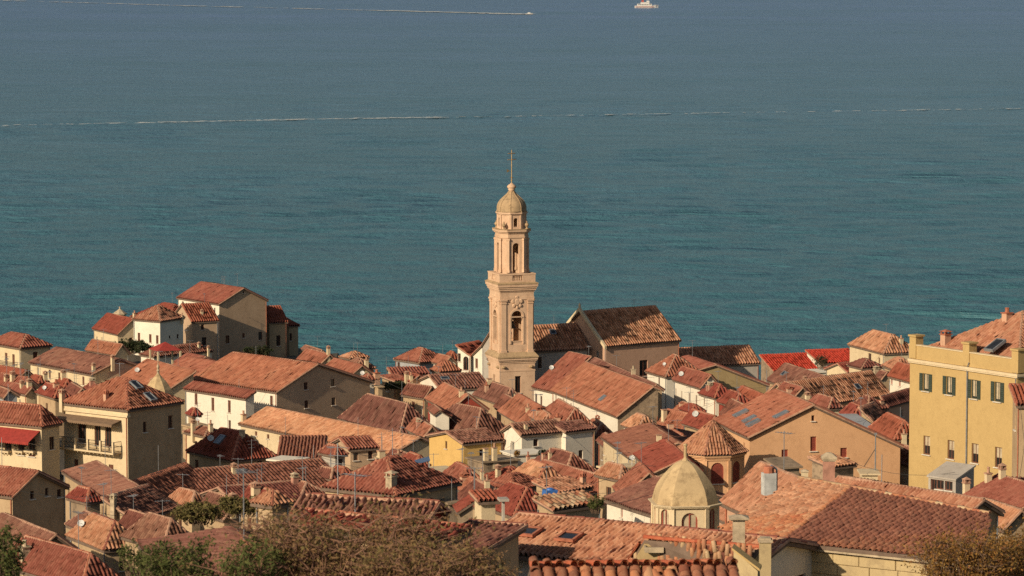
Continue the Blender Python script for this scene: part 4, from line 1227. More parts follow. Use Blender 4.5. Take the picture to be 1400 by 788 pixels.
H('red hipped roof sloping to the ribbed sunlit roof', 248, (702, 709), (650, 690), 770, roof='hip', py=669, h=4, wall='stone', tile='red', ridge='red', ch=[], ant=0)
H('brown roof between the pointed orange roof and great pyramid roof', 268, (655, 698), (622, 682), 700, roof='hip', py=663, h=4, wall='stone', tile='brown', ch=[(666, 676, .35, 1.0)], ant=1)
H('stone lean-to with corrugated yellowed awning roof beside a trellis', 238, (757, 700), None, (827, 691), D=2.2, roof='sr', py=683, h=3, wall='stone', tile='pale', ridge='tile', ch=[], ant=0, cp=.4)
H('low red terrace house behind the yellow gable forecourt', 335, (590, 650), (560, 640), 640, roof='flat', h=3.5, wall='cream', ch=[], ant=1, tiles=False)
H('red roof slope beside the blue awning terrace', 345, (566, 640), (546, 632), 588, roof='hip', py=624, h=4, wall='white', tile='red', ridge='red', ch=[], ant=0)
H('shadowed stone shed at the side of the yellow gable', 362, (660, 632), None, (712, 628), D=4, roof='flat', h=4, wall='stained', ch=[(664, 630, .45, 1.2), (676, 630, .45, 1.3)], ant=1, tiles=False)

# ------------------------------------------------------------------ foreground
E2 = H('great pyramid roof with bold ribs and stone chimney in the foreground', 222, (541, 680), (438, 668), 632, roof='hip', py=628, h=4.5, wall='stone', tile='orange', ridge='red', ch=[(535, 668, .55, .7, 's')], ant=0)
F1 = H('long sunlit ribbed roof with two sunken skylights', 128, (1012, 793), (640, 754), None, roof='gl', P=(1077, 741), h=4.5, wall='white', tile='tan', ch=[], ant=0, ridge='tile', sk=[(724, 736, .72, .75, 'o'), (779, 743, .72, .75, 'o')], cp=.2, seg=7, ov=.35)
F6 = H('ribbed roof running behind the stone hip roof', 182, (1316, 712), (1118, 679), None, roof='gl', P=(1345, 686), h=4.5, wall='stone', tile='tan', ch=[], ant=0)
G1 = H('white cottage with brown roof leaning on the ochre palace', 326, (1243.5, 638.5), (1199.5, 627), 1275, roof='gl', py=606, h=4, wall='white', tile='old', wins=[('L', 1220.5, 653, .45, 1.3, 's')], ch=[(1217, 621, .4, .8)], ant=0)
G4 = H('white house with rust roof and red shutters below the ochre palace', 238, (1388, 703), (1313, 681), None, roof='gl', P=(1440, 672), h=4.5, wall='white', tile='orange', wins=[('L', 1336, 698, .45, .7, 'r'), ('L', 1372, 707, .45, .45, 'r')], ch=[(1321, 674, .4, .8), (1351, 664, .4, .8), (1370, 658, .4, .8)], ant=0)
H('ribbed roof low between the rust roofed white house and the golden bush', 200, (1372, 726), (1318, 709), 1420, roof='gl', py=700, h=4, wall='stone', tile='tan', ch=[], ant=0)

# ------------------------------------------------------------------ more roofs crowding the gaps
H('low mossy roof in the dark yard beside the stone gable', 252, (112, 728), (90, 719), 152, roof='hip', py=704, h=3, wall='stained', tile='old', ch=[], ant=1)
H('sunken brown roof between the ribbed lean-to and straw hip', 247, (196, 738), (158, 726), 236, roof='gl', py=710, h=3, wall='stone', tile='brown', ch=[], ant=1)
H('rust gabled roof squeezed between the thicket and bright orange lean-to', 262, (305, 712), (268, 702), 345, roof='gl', py=684, h=3, wall='stone', tile='old', ch=[(318, 694, .4, .7)], ant=1)
H('small red gabled roof behind the fan shaped straw roof', 255, (350, 700), (322, 692), 392, roof='gl', py=672, h=3, wall='stone', tile='red', ridge='red', ant=1)
H('flat topped stone cottage among aerials in the great shadow', 292, (410, 684), (380, 676), 452, roof='hip', py=662, h=3, wall='stone', tile='brown', ant=3)
H('tiny rust hip roof below the pointed orange roof', 296, (640, 676), (618, 668), 668, roof='hip', py=656, h=3, wall='stone', tile='orange', ridge='red', ant=1)
H('rust roof at the foot of the stained end gable', 410, (812, 598), (794, 588), 840, roof='hip', py=580, h=3, wall='pink', tile='orange', ant=1)
H('narrow dark roof along the passage by the white terrace house', 362, (826, 612), (816, 604), 846, roof='hip', py=596, h=4, wall='stained', tile='brown', ant=0, ch=[])
H('brown gable between the rough orange roof and the brown tower foot roof', 432, (700, 572), (676, 558), 730, roof='gl', py=548, h=3.5, wall='stone', tile='brown', ant=1)
H('small tan roof wedged under the long white house eave', 404, (742, 582), (724, 570), 764, roof='hip', py=560, h=3.5, wall='stone', tile='tan', ant=1)
H('low rust roof in front of the streaked brown roof', 396, (578, 600), (556, 588), 604, roof='gl', py=577, h=3, wall='stone', tile='orange', ant=1)
H('rust hip roof between the beige hipped house and great pyramid', 326, (520, 652), (496, 644), 552, roof='hip', py=632, h=3.5, wall='stone', tile='orange', ridge='red', ant=2)
H('crooked brown roof under the wall of the long building end', 348, (548, 640), (526, 632), 574, roof='gl', py=620, h=3.5, wall='cream', tile='brown', ant=1)
H('red hip roof between the cream corner house and long grey roof', 436, (86, 534), (70, 529), 108, roof='hip', py=520, h=3.5, wall='stone', tile='red', ridge='red', ant=1)
H('rust roof beside the white row house wall', 418, (128, 541), (110, 535), 150, roof='hip', py=528, h=3.5, wall='white', tile='orange', ant=1)
H('small brown roof in front of the headland terrace', 520, (262, 502), (238, 497), 300, roof='gl', py=489, h=3.5, wall='stone', tile='orange', ant=1)
H('rust roof behind the octagonal turret shoulder', 345, (918, 614), (900, 604), 948, roof='gl', py=592, h=3.5, wall='stone', tile='orange', ridge='red', ant=1)
H('low brown roof under the white stepped house', 424, (938, 572), (918, 564), 962, roof='hip', py=555, h=3, wall='stone', tile='orange', ant=0)
H('patched rust roof behind the flat grey roof', 402, (1166, 574), (1148, 566), 1192, roof='hip', py=556, h=3.5, wall='stone', tile='red', ridge='red', ant=1)
H('brown roof below the orange hipped seaside house', 492, (1178, 505), (1158, 500), 1208, roof='hip', py=493, h=3.5, wall='cream', tile='brown', ant=0)

# ------------------------------------------------------------------ stage helpers for towers and cupolas
def poly_stage(parent, name, poly, z0, z1, mat, wins=None, depth=0.25, kinds=None, cap=True):
    """upright walls over a polygon (counter-clockwise); wins: {edge: [(centre offset, width, z0, z1, arch)]}"""
    mb = MB()
    n = len(poly)
    res = []
    for i in range(n):
        a, b = Vector((poly[i][0], poly[i][1], 0)), Vector((poly[(i + 1) % n][0], poly[(i + 1) % n][1], 0))
        dv = (b - a); Ln = dv.length; dv.normalize()
        inw = Vector((-dv.y, dv.x, 0))
        to3 = lambda q, z, a=a, dv=dv: a + dv * q + Vector((0, 0, z))
        ws = [(Ln / 2 + w[0] - w[1] / 2, Ln / 2 + w[0] + w[1] / 2, w[2], w[3], w[4]) for w in (wins or {}).get(i, [])]
        ok = wall_face(mb, to3, inw, 0, Ln, z0, [(0, z1), (Ln, z1)], ws, depth)
        res.append((to3, inw, ok))
    if cap:
        mb.add([(p[0], p[1], z1) for p in poly], [tuple(range(n))])
    o = mb.build(name, mat, parent)
    if kinds:
        for (to3, inw, ok) in res:
            for w in ok:
                window_part(to3, inw, w, parent, kinds, depth)
    return o, res

def slab(mb, poly, k, z0, z1, mi=0, k2=None):
    n = len(poly); k2 = k if k2 is None else k2
    vs = [(p[0] * k, p[1] * k, z0) for p in poly] + [(p[0] * k2, p[1] * k2, z1) for p in poly]
    mb.add(vs, [tuple(range(n))[::-1], tuple(range(n, 2 * n))] + [(i, (i + 1) % n, n + (i + 1) % n, n + i) for i in range(n)], mi)

def sq(w, ch=0.0):
    h = w / 2
    if ch == 0: return [(-h, -h), (h, -h), (h, h), (-h, h)]
    return [(-h + ch, -h), (h - ch, -h), (h, -h + ch), (h, h - ch), (h - ch, h), (-h + ch, h), (-h, h - ch), (-h, -h + ch)]

# ------------------------------------------------------------------ bell tower
def bell_tower():
    d = 503.0
    c = at(699.5, 548, d)
    zz = lambda py: z_at(c.x, c.y, py) - c.z
    root = empty('bell_tower', c, R(18))
    tag(root, 'tall pink stone bell tower with domed lantern and iron cross', 'bell tower')
    for (i, j) in ((-2.5, -2.5), (2.5, 2.5)):
        BASES.append((c.x + i, c.y + j, c.z))
    T = WALL['tower']; S = WALL['towerstone']
    # base
    poly_stage(root, 'base', sq(5.1), -6, zz(491), T, {0: [(.1, .85, zz(534.5), zz(511.5), False)], 3: [(0, .8, zz(531), zz(511), False)]}, .3, 'k')
    mb = MB(); P = sq(1)
    for (w, a, b) in ((5.2, 505, 503), (5.26, 494, 491.5), (5.5, 491.5, 489.5), (5.75, 489.5, 486.5)):
        slab(mb, P, w, zz(a), zz(b))
    mb.build('cornice', T, root)
    mb = MB()
    slab(mb, P, 5.95, zz(486.5), zz(484.5)); slab(mb, P, 5.9, zz(484.5), zz(479), 0, 5.0)
    mb.build('weathered_ledge', S, root)
    for sx in (-1, 1):          # scroll brackets under the ledge
        for (fx, fy) in ((0, -1), (-1, 0)):
            mb = MB()
            ctr = Vector((sx * 2.0, -2.6, zz(499))) if fx == 0 else Vector((-2.6, sx * 2.0, zz(499)))
            mb.lathe(ctr - Vector((0, 0, .2)), [(.05, 0), (.28, .08), (.36, .22), (.28, .34), (.1, .4)], 8)
            mb.build('bracket', S, root)
    # bell stage
    W2 = 4.7
    z0, z1 = zz(481), zz(405)
    ow = [(0, 1.62, zz(469), zz(423), True)]
    poly_stage(root, 'bell_chamber', sq(W2), z0, z1, T, {0: ow, 1: ow, 2: ow, 3: ow}, .55)
    for i in range(4):
        ang = i * math.pi / 2
        cs, sn = math.cos(ang), math.sin(ang)
        rot = lambda x, y: (x * cs - y * sn, x * sn + y * cs)
        for sx in (-1, 1):
            mb = MB()
            x = sx * (W2 / 2 - .42)
            y = -W2 / 2 - .07
            def bx(x0, x1, y0, y1, za, zb_):
                q = [rot(x0, y0), rot(x1, y0), rot(x1, y1), rot(x0, y1)]
                mb.add([(p[0], p[1], za) for p in q] + [(p[0], p[1], zb_) for p in q], [(0, 3, 2, 1), (4, 5, 6, 7), (0, 1, 5, 4), (1, 2, 6, 5), (2, 3, 7, 6), (3, 0, 4, 7)])
            bx(x - .36, x + .36, y - .06, y + .08, z0 + .5, zz(413))
            bx(x - .43, x + .43, y - .14, y + .08, z0, z0 + .5)
            bx(x - .42, x + .42, y - .13, y + .08, zz(413), zz(411.5)); bx(x - .36, x + .36, y - .09, y + .08, zz(411.5), zz(409.5)); bx(x - .5, x + .5, y - .2, y + .08, zz(409.5), zz(407.5))
            mb.build('pilaster', T, root)
        # arch moulding
        mb = MB()
        r = .81; za = zz(423) - r
        pts = [(r + .02, zz(468))] + [((r + .02) * math.cos(t * math.pi / 12), za + (r + .02) * math.sin(t * math.pi / 12)) for t in range(13)] + [(-r - .02, zz(468))]
        out = [(r + .26, zz(468))] + [((r + .26) * math.cos(t * math.pi / 12), za + (r + .26) * math.sin(t * math.pi / 12)) for t in range(13)] + [(-r - .26, zz(468))]
        y = -W2 / 2
        for k in range(len(pts) - 1):
            q = [pts[k], pts[k + 1], out[k + 1], out[k]]
            fr = [(*rot(p[0], y - .09), p[1]) for p in q]; bk = [(*rot(p[0], y + .02), p[1]) for p in q]
            mb.add(fr + bk, [(0, 1, 2, 3), (7, 6, 5, 4), (0, 4, 5, 1), (1, 5, 6, 2), (2, 6, 7, 3), (3, 7, 4, 0)])
        bx(-1.0, 1.0, y - .16, y + .02, za - .08, za + .06)
        mb.build('arch_moulding', T, root)
        mb = MB()           # sill wall in the opening
        bx(-.81, .81, y + .1, y + .35, zz(470), zz(465)); bx(-.86, .86, y + .02, y + .42, zz(465), zz(464))
        mb.build('parapet', T, root)
        # carved cartouche
        mb = MB()
        cz = zz(411)
        for (ox, oz, rx, rz_) in ((0, 0, .5, .62), (-.55, .15, .3, .4), (.55, .15, .3, .4), (-.45, -.45, .25, .3), (.45, -.45, .25, .3), (0, .72, .3, .22), (0, -.75, .2, .25)):
            ring = []
            for t in range(10):
                a_ = 2 * math.pi * t / 10
                ring.append((*rot(ox + rx * math.cos(a_), y - .04), cz + oz + rz_ * math.sin(a_)))
            inn = [(*rot(ox + rx * .6 * math.cos(2 * math.pi * t / 10), y - .2), cz + oz + rz_ * .6 * math.sin(2 * math.pi * t / 10)) for t in range(10)]
            mb.add(ring + inn, [(t, (t + 1) % 10, 10 + (t + 1) % 10, 10 + t) for t in range(10)] + [tuple(range(10, 20))])
        cart = mb.build('cartouche', T, root)
        cart['kind'] = 'stuff'
    mb = MB(); mb.box(-2.2, 2.2, -2.2, 2.2, zz(471), zz(470)); mb.build('floor', S, root)
    mb = MB(); mb.lathe((0, 0, zz(449)), [(.62, 0), (.55, .1), (.42, .4), (.36, .8), (.2, 1.0), (.05, 1.05)], 14); mb.bar((0, 0, zz(449) + 1), (0, 0, zz(424)), .05)
    mb.build('bell', 'bronze', root)
    # entablature and main cornice
    mb = MB()
    for (w, a, b) in ((4.95, 407.5, 404), (4.85, 404, 397), (5.05, 397, 395), (5.35, 395, 392.5), (5.55, 392.5, 390), (5.8, 390, 386.5)):
        slab(mb, P, w, zz(a), zz(b))
    mb.build('cornice', T, root)
    mb = MB(); slab(mb, P, 5.9, zz(386.5), zz(385)); slab(mb, P, 5.85, zz(385), zz(383.5), 0, 5.2); mb.build('weathered_ledge', S, root)
    # balustrade
    W3 = 5.2
    for i in range(4):
        ang = i * math.pi / 2
        cs, sn = math.cos(ang), math.sin(ang)
        for kind in ('plinth', 'handrail'):
            mb = MB()
            rot = lambda x, y: (x * cs - y * sn, x * sn + y * cs)
            def bx(x0, x1, y0, y1, za, zb_):
                q = [rot(x0, y0), rot(x1, y0), rot(x1, y1), rot(x0, y1)]
                mb.add([(p[0], p[1], za) for p in q] + [(p[0], p[1], zb_) for p in q], [(0, 3, 2, 1), (4, 5, 6, 7), (0, 1, 5, 4), (1, 2, 6, 5), (2, 3, 7, 6), (3, 0, 4, 7)])
            y = -W3 / 2
            if kind == 'plinth':
                bx(-W3 / 2, W3 / 2 - .31, y, y + .3, zz(384), zz(381.5))
                bx(-W3 / 2, -.72, y + .003, y + .297, zz(381.5), zz(374)); bx(.72, W3 / 2 - .31, y + .003, y + .297, zz(381.5), zz(374))
            else:
                bx(-W3 / 2 - .05, W3 / 2 - .36, y - .05, y + .33, zz(374), zz(372))
            mb.build(kind, T, root)
        for t in range(5):
            mb = MB()
            q = ((t - 2) * .27, -W3 / 2 + .15)
            p = (q[0] * cs - q[1] * sn, q[0] * sn + q[1] * cs)
            mb.lathe((p[0], p[1], zz(381.5)), [(.07, 0), (.1, .2), (.05, .45), (.07, zz(374) - zz(381.5))], 7)
            mb.build('baluster', T, root)
    # lantern: chamfered square with four open arches
    LP = sq(3.95, .82)
    ow = [(0, .95, zz(372), zz(331), True)]
    poly_stage(root, 'lantern', LP, zz(384), zz(320), T, {0: ow, 2: ow, 4: ow, 6: ow}, .45)
    n = len(LP)
    for i in range(n):
        p = Vector((LP[i][0], LP[i][1], 0))
        a = math.atan2(p.y, p.x)
        mb = MB()
        ax = Vector((math.cos(a), math.sin(a), 0)); ay = Vector((-math.sin(a), math.cos(a), 0)); up = Vector((0, 0, 1))
        zc0, zc1 = zz(371), zz(325)
        mb.obox(p + up * ((zc0 + zc1) / 2), ax, ay, up, .14, .2, (zc1 - zc0) / 2)
        mb.obox(p + up * (zc0 + .2), ax, ay, up, .19, .25, .2)
        mb.obox(p + up * (zc1 - .1), ax, ay, up, .2, .27, .12)
        mb.build('pilaster', T, root)
    mb = MB()
    for (k, a, b) in ((1.05, 324, 321.5), (1.02, 321.5, 317.5), (1.1, 317.5, 315.5), (1.19, 315.5, 313)):
        slab(mb, LP, k, zz(a), zz(b))
    mb.build('cornice', T, root)
    mb = MB(); slab(mb, LP, 1.21, zz(313), zz(312)); mb.build('weathered_ledge', S, root)
    for i in (0, 1, 2, 3):
        a = math.pi / 4 + i * math.pi / 2
        mb = MB()
        mb.lathe((2.35 * math.cos(a), 2.35 * math.sin(a), zz(312)), [(.22, 0), (.1, .18), (.3, .5), (.22, .72), (.08, .85), (.1, .98), (.02, 1.1)], 9)
        mb.build('urn', S, root)
    # drum
    DP = [(1.98 * math.cos(R(22.5 + 45 * i)), 1.98 * math.sin(R(22.5 + 45 * i))) for i in range(8)]
    wn8 = {i: [(0, .6, zz(309), zz(297), True)] for i in (1, 3, 5, 7)}
    poly_stage(root, 'drum', DP, zz(313), zz(292), T, wn8, .3)
    mb = MB()
    for i in range(8):
        mb.obox(Vector((DP[i][0], DP[i][1], (zz(312) + zz(293)) / 2)), (math.cos(R(22.5 + 45 * i)), math.sin(R(22.5 + 45 * i)), 0), (-math.sin(R(22.5 + 45 * i)), math.cos(R(22.5 + 45 * i)), 0), (0, 0, 1), .07, .14, (zz(293) - zz(312)) / 2)
    slab(mb, DP, 1.05, zz(293), zz(291.5)); slab(mb, DP, 1.12, zz(291.5), zz(289.5))
    o = mb.build('drum_cornice', T, root); o['kind'] = 'stuff'
    mb = MB()
    prof = [(2.1, 289.5), (1.98, 287), (2.0, 283), (1.9, 279), (1.68, 275), (1.35, 271.5), (.98, 268.3), (.66, 265.5), (.46, 263), (.4, 261.5)]
    mb.lathe((0, 0, 0), [(r_, zz(y_)) for (r_, y_) in prof], 20)
    mb.build('dome', S, root, True)
    for i in range(8):      # raised ribs
        a = R(22.5 + 45 * i)
        mb = MB()
        for (p, q) in zip(prof[:-1], prof[1:]):
            mb.bar((p[0] * math.cos(a), p[0] * math.sin(a), zz(p[1])), (q[0] * math.cos(a), q[0] * math.sin(a), zz(q[1])), .07, 5)
        o = mb.build('rib', S, root); o['kind'] = 'stuff'
    mb = MB()
    mb.lathe((0, 0, 0), [(r_, zz(y_)) for (r_, y_) in ((.42, 261.5), (.36, 260.5), (.55, 259.5), (.4, 258.6), (.62, 256.8), (.64, 255), (.5, 253.2), (.28, 252), (.15, 250.5))], 14)
    mb.build('finial', T, root, True)
    mb = MB()
    mb.bar((0, 0, zz(251)), (0, 0, zz(205)), .07, 6, .05)
    for (y_, l) in ((210, .55), (218.5, .65), (243, .25)):
        mb.bar((-l, -l * .3, zz(y_)), (l, l * .3, zz(y_)), .06, 5)
    for y_ in (218.5, 243, 247):
        mb.lathe((0, 0, zz(y_) - .12), [(.02, 0), (.13, .08), (.13, .16), (.02, .24)], 8)
    mb.add([(-.2, 0, zz(234)), (-.75, -.1, zz(231)), (-.7, -.1, zz(234)), (-.75, -.1, zz(236)), (-.2, .03, zz(234)), (-.75, -.07, zz(231)), (-.7, -.07, zz(234)), (-.75, -.07, zz(236))],
           [(0, 1, 2, 3), (7, 6, 5, 4), (0, 4, 5, 1), (1, 5, 6, 2), (2, 6, 7, 3), (3, 7, 4, 0)])
    o = mb.build('cross', 'gold', root); o['kind'] = 'stuff'
bell_tower()

# ------------------------------------------------------------------ ochre palace at the right
G2 = H('tall ochre palace with parapet, green shutters and hipped roof', 300, (1391, 494), (1243, 473), None, W=16, roof='hip', py=419, h=11.2, wall='ochre', tile='tan', ov=.06,
  wins=[('L', 1266, 523, .8, 1.5, 'g'), ('L', 1298, 527.5, .8, 1.55, 'g'), ('L', 1332, 532.5, .8, 1.6, 'g'), ('L', 1364, 536, .8, 1.65, 'g'),
        ('L', 1267, 609, .85, 1.6, 'h'), ('L', 1300, 615, .85, 1.6, 'h'), ('L', 1333, 620, .85, 1.65, 'h'), ('L', 1365, 625.5, .85, 1.7, 'h')],
  ch=[(1293, 460, .7, .15, 'o'), (1377, 430, .7, .1, 'o')], sk=[(1362, 476, 1.0, 1.6)], ant=0, name='palace', cat='palace', ridge='mortar')
def palace_trim(hs):
    W, D, h = hs.W, hs.D, hs.h
    hs.roof.scale = (.95, .95, 1); hs.roof.location = (.025 * W, .025 * D, -.6)
    for nm, (x0, x1, y0, y1) in (('parapet', (-.02, .34, -.02, D)), ('parapet', (.34, W, -.02, .34))):
        mb = MB(); mb.box(x0, x1, y0, y1, h - 1.05, h + .12); mb.build(nm, WALL['ochre'], hs.root)
        mb = MB(); mb.box(x0 - (.06 if x0 < 0 else -.06), x1 + .06 if x0 < 0 else x1, y0 - .06, y1 if x0 < 0 else y1 + .06, h + .12, h + .2); mb.build('coping', WALL['cream'], hs.root)
    for (x0, x1, y0, y1) in ((-.16, .06, -.16, D), (.06, W, -.16, .06)):
        mb = MB(); mb.box(x0, x1, y0, y1, h - 1.3, h - 1.08); mb.box(x0 + .06, x1, y0 + .06, y1, h - 1.42, h - 1.3); mb.build('string_course', WALL['cream'], hs.root)
    for px in (1249, 1322, 1389):
        q = hs.hit_plane((px, 470), 0, 'x').y
        mb = MB(); mb.box(-.1, .75, q - .4, q + .4, h - .98, h + .85); mb.box(-.2, .85, q - .5, q + .5, h + .85, h + 1.0)
        mb.build('pier', WALL['ochre'], hs.root)
    q = hs.hit_plane((1323, 500), 0, 'x').y
    mb = MB(); mb.bar((-.05, q, 0), (-.05, q, h - 1.2), .06, 6); mb.bar((-.05, q, h - 1.2), (-.15, q - .3, h - .7), .06, 6); mb.build('downpipe', 'grey_metal', hs.root)
palace_trim(G2)
V = H('white lean-to veranda with pale sheet roof before the ochre palace', 290, (1307, 655.5), (1267, 650), 1334, roof='sl', py=636, h=1.7, wall='grey', ch=[], ant=0, tiles=False, name='veranda', cat='veranda', ov=.1,
  wins=[('L', 1276, 660, .55, 1.0, 'k'), ('L', 1285, 661.5, .8, .75, 'k'), ('L', 1297, 662.5, .8, .75, 'k')])
H('rough stone building with red tiled eave at the side of the ochre palace', 252, (1390, 556), (1381, 547), (1440, 560), D=4, roof='sr', rise=.9, h=9, wall='stone', tile='red', ridge='red', ch=[], ant=0)
H('stone shed with dark tin roof under the rough stone building', 244, (1388, 672), (1383, 668), (1440, 676), D=3, roof='sr', rise=.3, h=3, wall='stone', tile='brown', ch=[], ant=0)

# ------------------------------------------------------------------ octagonal turret with tiled cone
def octagon_turret():
    d = 313.5
    c = at(973.5, 672, d)
    zz = lambda py: z_at(c.x, c.y, py) - c.z
    root = empty('turret', c, R(7))
    tag(root, 'octagonal orange turret with ribbed tile cone and arched shuttered windows', 'turret')
    BASES.append((c.x, c.y, c.z - .5))
    r0 = 2.3 * d / 262
    P = [(r0 * math.cos(R(-112.5 + 45 * i)), r0 * math.sin(R(-112.5 + 45 * i))) for i in range(8)]
    wz = [(0, 1.1, zz(655.5), zz(627), True)]
    poly_stage(root, 'wall', P, -4, zz(619), WALL['orange'], {i: wz for i in range(8)}, .15, 'r')
    mb = MB()
    slab(mb, P, 1.04, zz(624), zz(622.5)); slab(mb, P, 1.05, zz(621.5), zz(619.5)); slab(mb, P, 1.1, zz(619.5), zz(617.5))
    mb.build('cornice', WALL['orange'], root)
    for i in range(8):
        mb = MB(); p = P[i]
        a = R(-112.5 + 45 * i)
        mb.obox((p[0], p[1], (zz(622) - 4) / 2), (math.cos(a), math.sin(a), 0), (-math.sin(a), math.cos(a), 0), (0, 0, 1), .06, .16, (zz(622) + 4) / 2)
        mb.build('pilaster', WALL['orange'], root)
    mb = MB()
    ze, za = zz(617.3), zz(577)
    k = 1.13
    Q = [(p[0] * k, p[1] * k, ze) for p in P]
    mb.add(Q + [(0, 0, za)], [(i, (i + 1) % 8, 8) for i in range(8)] + [tuple(range(8))[::-1]])
    rf = mb.build('roof', 'deck', root)
    parts = [tile_plane([Q[i], Q[(i + 1) % 8], (0, 0, za)], .27, .36, nseed(), seg=5, jit=.3) for i in range(8)]
    tiles_object(parts, 'tile_tan', rf)
    mb = MB()
    for i in range(8):
        cap_run(mb, Vector(Q[i]) + Vector((0, 0, .1)), Vector((0, 0, za + .1)), .11, .4, nseed())
    mb.build('ridge_cap', ['tile_tan', 'mortar'], rf)
octagon_turret()
H('low ribbed roof at the foot of the octagonal turret', 205, (992, 716), (970, 704), 1018, roof='gl', py=690, h=3, wall='pink', tile='tan', ch=[], ant=0)

# ------------------------------------------------------------------ faceted yellow dome
def faceted_dome():
    d = 147
    c = at(936.5, 728, d)
    s_ = F_PX / d
    zz = lambda py: z_at(c.x, c.y, py) - c.z
    root = empty('chapel_dome', c, R(6))
    tag(root, 'small yellow chapel dome with faceted cap and arched windows on a drum', 'dome')
    BASES.append((c.x, c.y, c.z - 1.5))
    w = 84 / s_
    P = sq(w, 18 / s_)
    wn_ = {0: [(0, .66, zz(723), zz(695), True)], 1: [(0, .4, zz(720), zz(691), True)], 7: [(0, .4, zz(720), zz(691), True)], 2: [(0, .58, zz(720), zz(691), True)], 6: [(0, .58, zz(720), zz(691), True)]}
    poly_stage(root, 'drum', P, -4, zz(689), WALL['cream'], wn_, .12, 'c')
    for i in range(8):
        mb = MB(); p = Vector((P[i][0], P[i][1], 0)); a = math.atan2(p.y, p.x)
        mb.obox((p.x, p.y, (zz(689) - 4) / 2), (math.cos(a), math.sin(a), 0), (-math.sin(a), math.cos(a), 0), (0, 0, 1), .03, .09, (zz(689) + 4) / 2)
        mb.build('pilaster', WALL['cream'], root)
    mb = MB()
    slab(mb, P, 1.04, zz(690), zz(688.3)); slab(mb, P, 1.1, zz(688.3), zz(686.5)); slab(mb, P, 1.14, zz(686.5), zz(685.3))
    mb.build('cornice', WALL['cream'], root)
    prof = [(1.02, 685.3), (1.01, 682), (.98, 677), (.94, 671), (.88, 664.5), (.79, 658), (.68, 651.5), (.56, 645), (.44, 639), (.3, 634), (.12, 630)]
    # each facet of the cap is a smooth curved sheet, sharp at the ribs
    n = 8
    for i in range(n):
        mb = MB()
        vs, fs = [], []
        for (k, y_) in prof:
            for t in range(5):
                q = Vector(P[i]).lerp(Vector(P[(i + 1) % n]), t / 4)
                vs.append((q.x * k, q.y * k, zz(y_)))
        for a in range(len(prof) - 1):
            for t in range(4):
                fs.append((a * 5 + t, a * 5 + t + 1, a * 5 + t + 6, a * 5 + t + 5))
        mb.add(vs, fs)
        mb.build('dome_panel', WALL['dome'], root, True)
    mb = MB()
    mb.lathe((0, 0, 0), [(.2, zz(633)), (.12, zz(629)), (.07, zz(626)), (.06, zz(610)), (.1, zz(609)), (.07, zz(607))], 8)
    mb.build('finial', WALL['dome'], root)
faceted_dome()

def pointed_cupola():
    d = 388
    c = at(216.5, 541, d)
    s_ = F_PX / d
    zz = lambda py: z_at(c.x, c.y, py) - c.z
    root = empty('pointed_cupola', c, R(10))
    tag(root, 'pointed tan cupola with stone pinnacle behind the pyramid roof', 'cupola')
    P = [(math.cos(R(22.5 + 45 * i)), math.sin(R(22.5 + 45 * i))) for i in range(8)]
    mb = MB()
    slab(mb, P, 20 / s_, -3, .05)
    mb.build('drum', WALL['dome'], root)
    mb = MB()
    prof = [(22, 541), (21, 537), (19, 532), (15.5, 526.5), (11.5, 521.5), (7, 517), (3, 512.5), (1.8, 511)]
    vs = []; n = 8
    for (r_, y_) in prof: vs += [(p[0] * r_ / s_, p[1] * r_ / s_, zz(y_)) for p in P]
    mb.add(vs, [(k * n + i, k * n + (i + 1) % n, (k + 1) * n + (i + 1) % n, (k + 1) * n + i) for k in range(len(prof) - 1) for i in range(n)])
    mb.build('cap', WALL['dome'], root)
    mb = MB()
    mb.lathe((0, 0, 0), [(.17, zz(512)), (.13, zz(508)), (.2, zz(507)), (.1, zz(505)), (.17, zz(502)), (.13, zz(500)), (.05, zz(498.5)), (.03, zz(493))], 8)
    mb.build('pinnacle', 'stone', root)
pointed_cupola()

def roof_lantern():
    d = 640
    c = at(164, 440, d)
    zz = lambda py: z_at(c.x, c.y, py) - c.z
    root = empty('roof_lantern', c, R(20))
    tag(root, 'small pale octagonal belvedere above the deep red headland roof', 'belvedere')
    P = [(math.cos(R(22.5 + 45 * i)), math.sin(R(22.5 + 45 * i))) for i in range(8)]
    Q = [(p[0] * 1.05, p[1] * 1.05) for p in P]
    poly_stage(root, 'wall', Q, -3, zz(430), WALL['cream'], {i: [(0, .4, zz(436), zz(431), True)] for i in (0, 2, 4, 6, 5)}, .2, 'k')
    mb = MB()
    slab(mb, P, 1.3, zz(430), zz(428.5)); slab(mb, P, 1.2, zz(428.5), zz(423), 0, .2); mb.lathe((0, 0, zz(423)), [(.2, 0), (.12, .15), (.18, .3), (.02, .5)], 8)
    mb.build('roof', 'stone', root)
roof_lantern()

# ------------------------------------------------------------------ loose barrel tiles (each tile its own piece)
def tile_piece_mat(key, cols):
    m = NT('tile_piece_' + key, .9, .12)
    oi = m.n("ShaderNodeObjectInfo").outputs["Random"]
    n = len(cols)
    c = m.ramp(oi, [(i / (n - 1), cc) for i, cc in enumerate(cols)])
    p = m.geo()
    mid = m.noise(p, 7, 6, .75); fine = m.noise(p, 40, 4, .7)
    c = m.mix(m.ramp(mid, [(.52, 0.), (.75, .55)]), c, (.44, .33, .2))
    c = m.mix(m.ramp(mid, [(.25, .7), (.45, 0.)]), c, (.07, .045, .035))
    c = m.mix(m.ramp(fine, [(.3, .3), (.65, 0.)]), c, [x * .4 for x in cols[0]])
    m.l(c, m.b.inputs["Base Color"]); m.bump(fine, .4, .01)
    MATS['piece_' + key] = m.m
tile_piece_mat('warm', [(.44, .17, .085), (.5, .22, .11), (.38, .14, .07), (.5, .27, .15), (.42, .13, .065)])
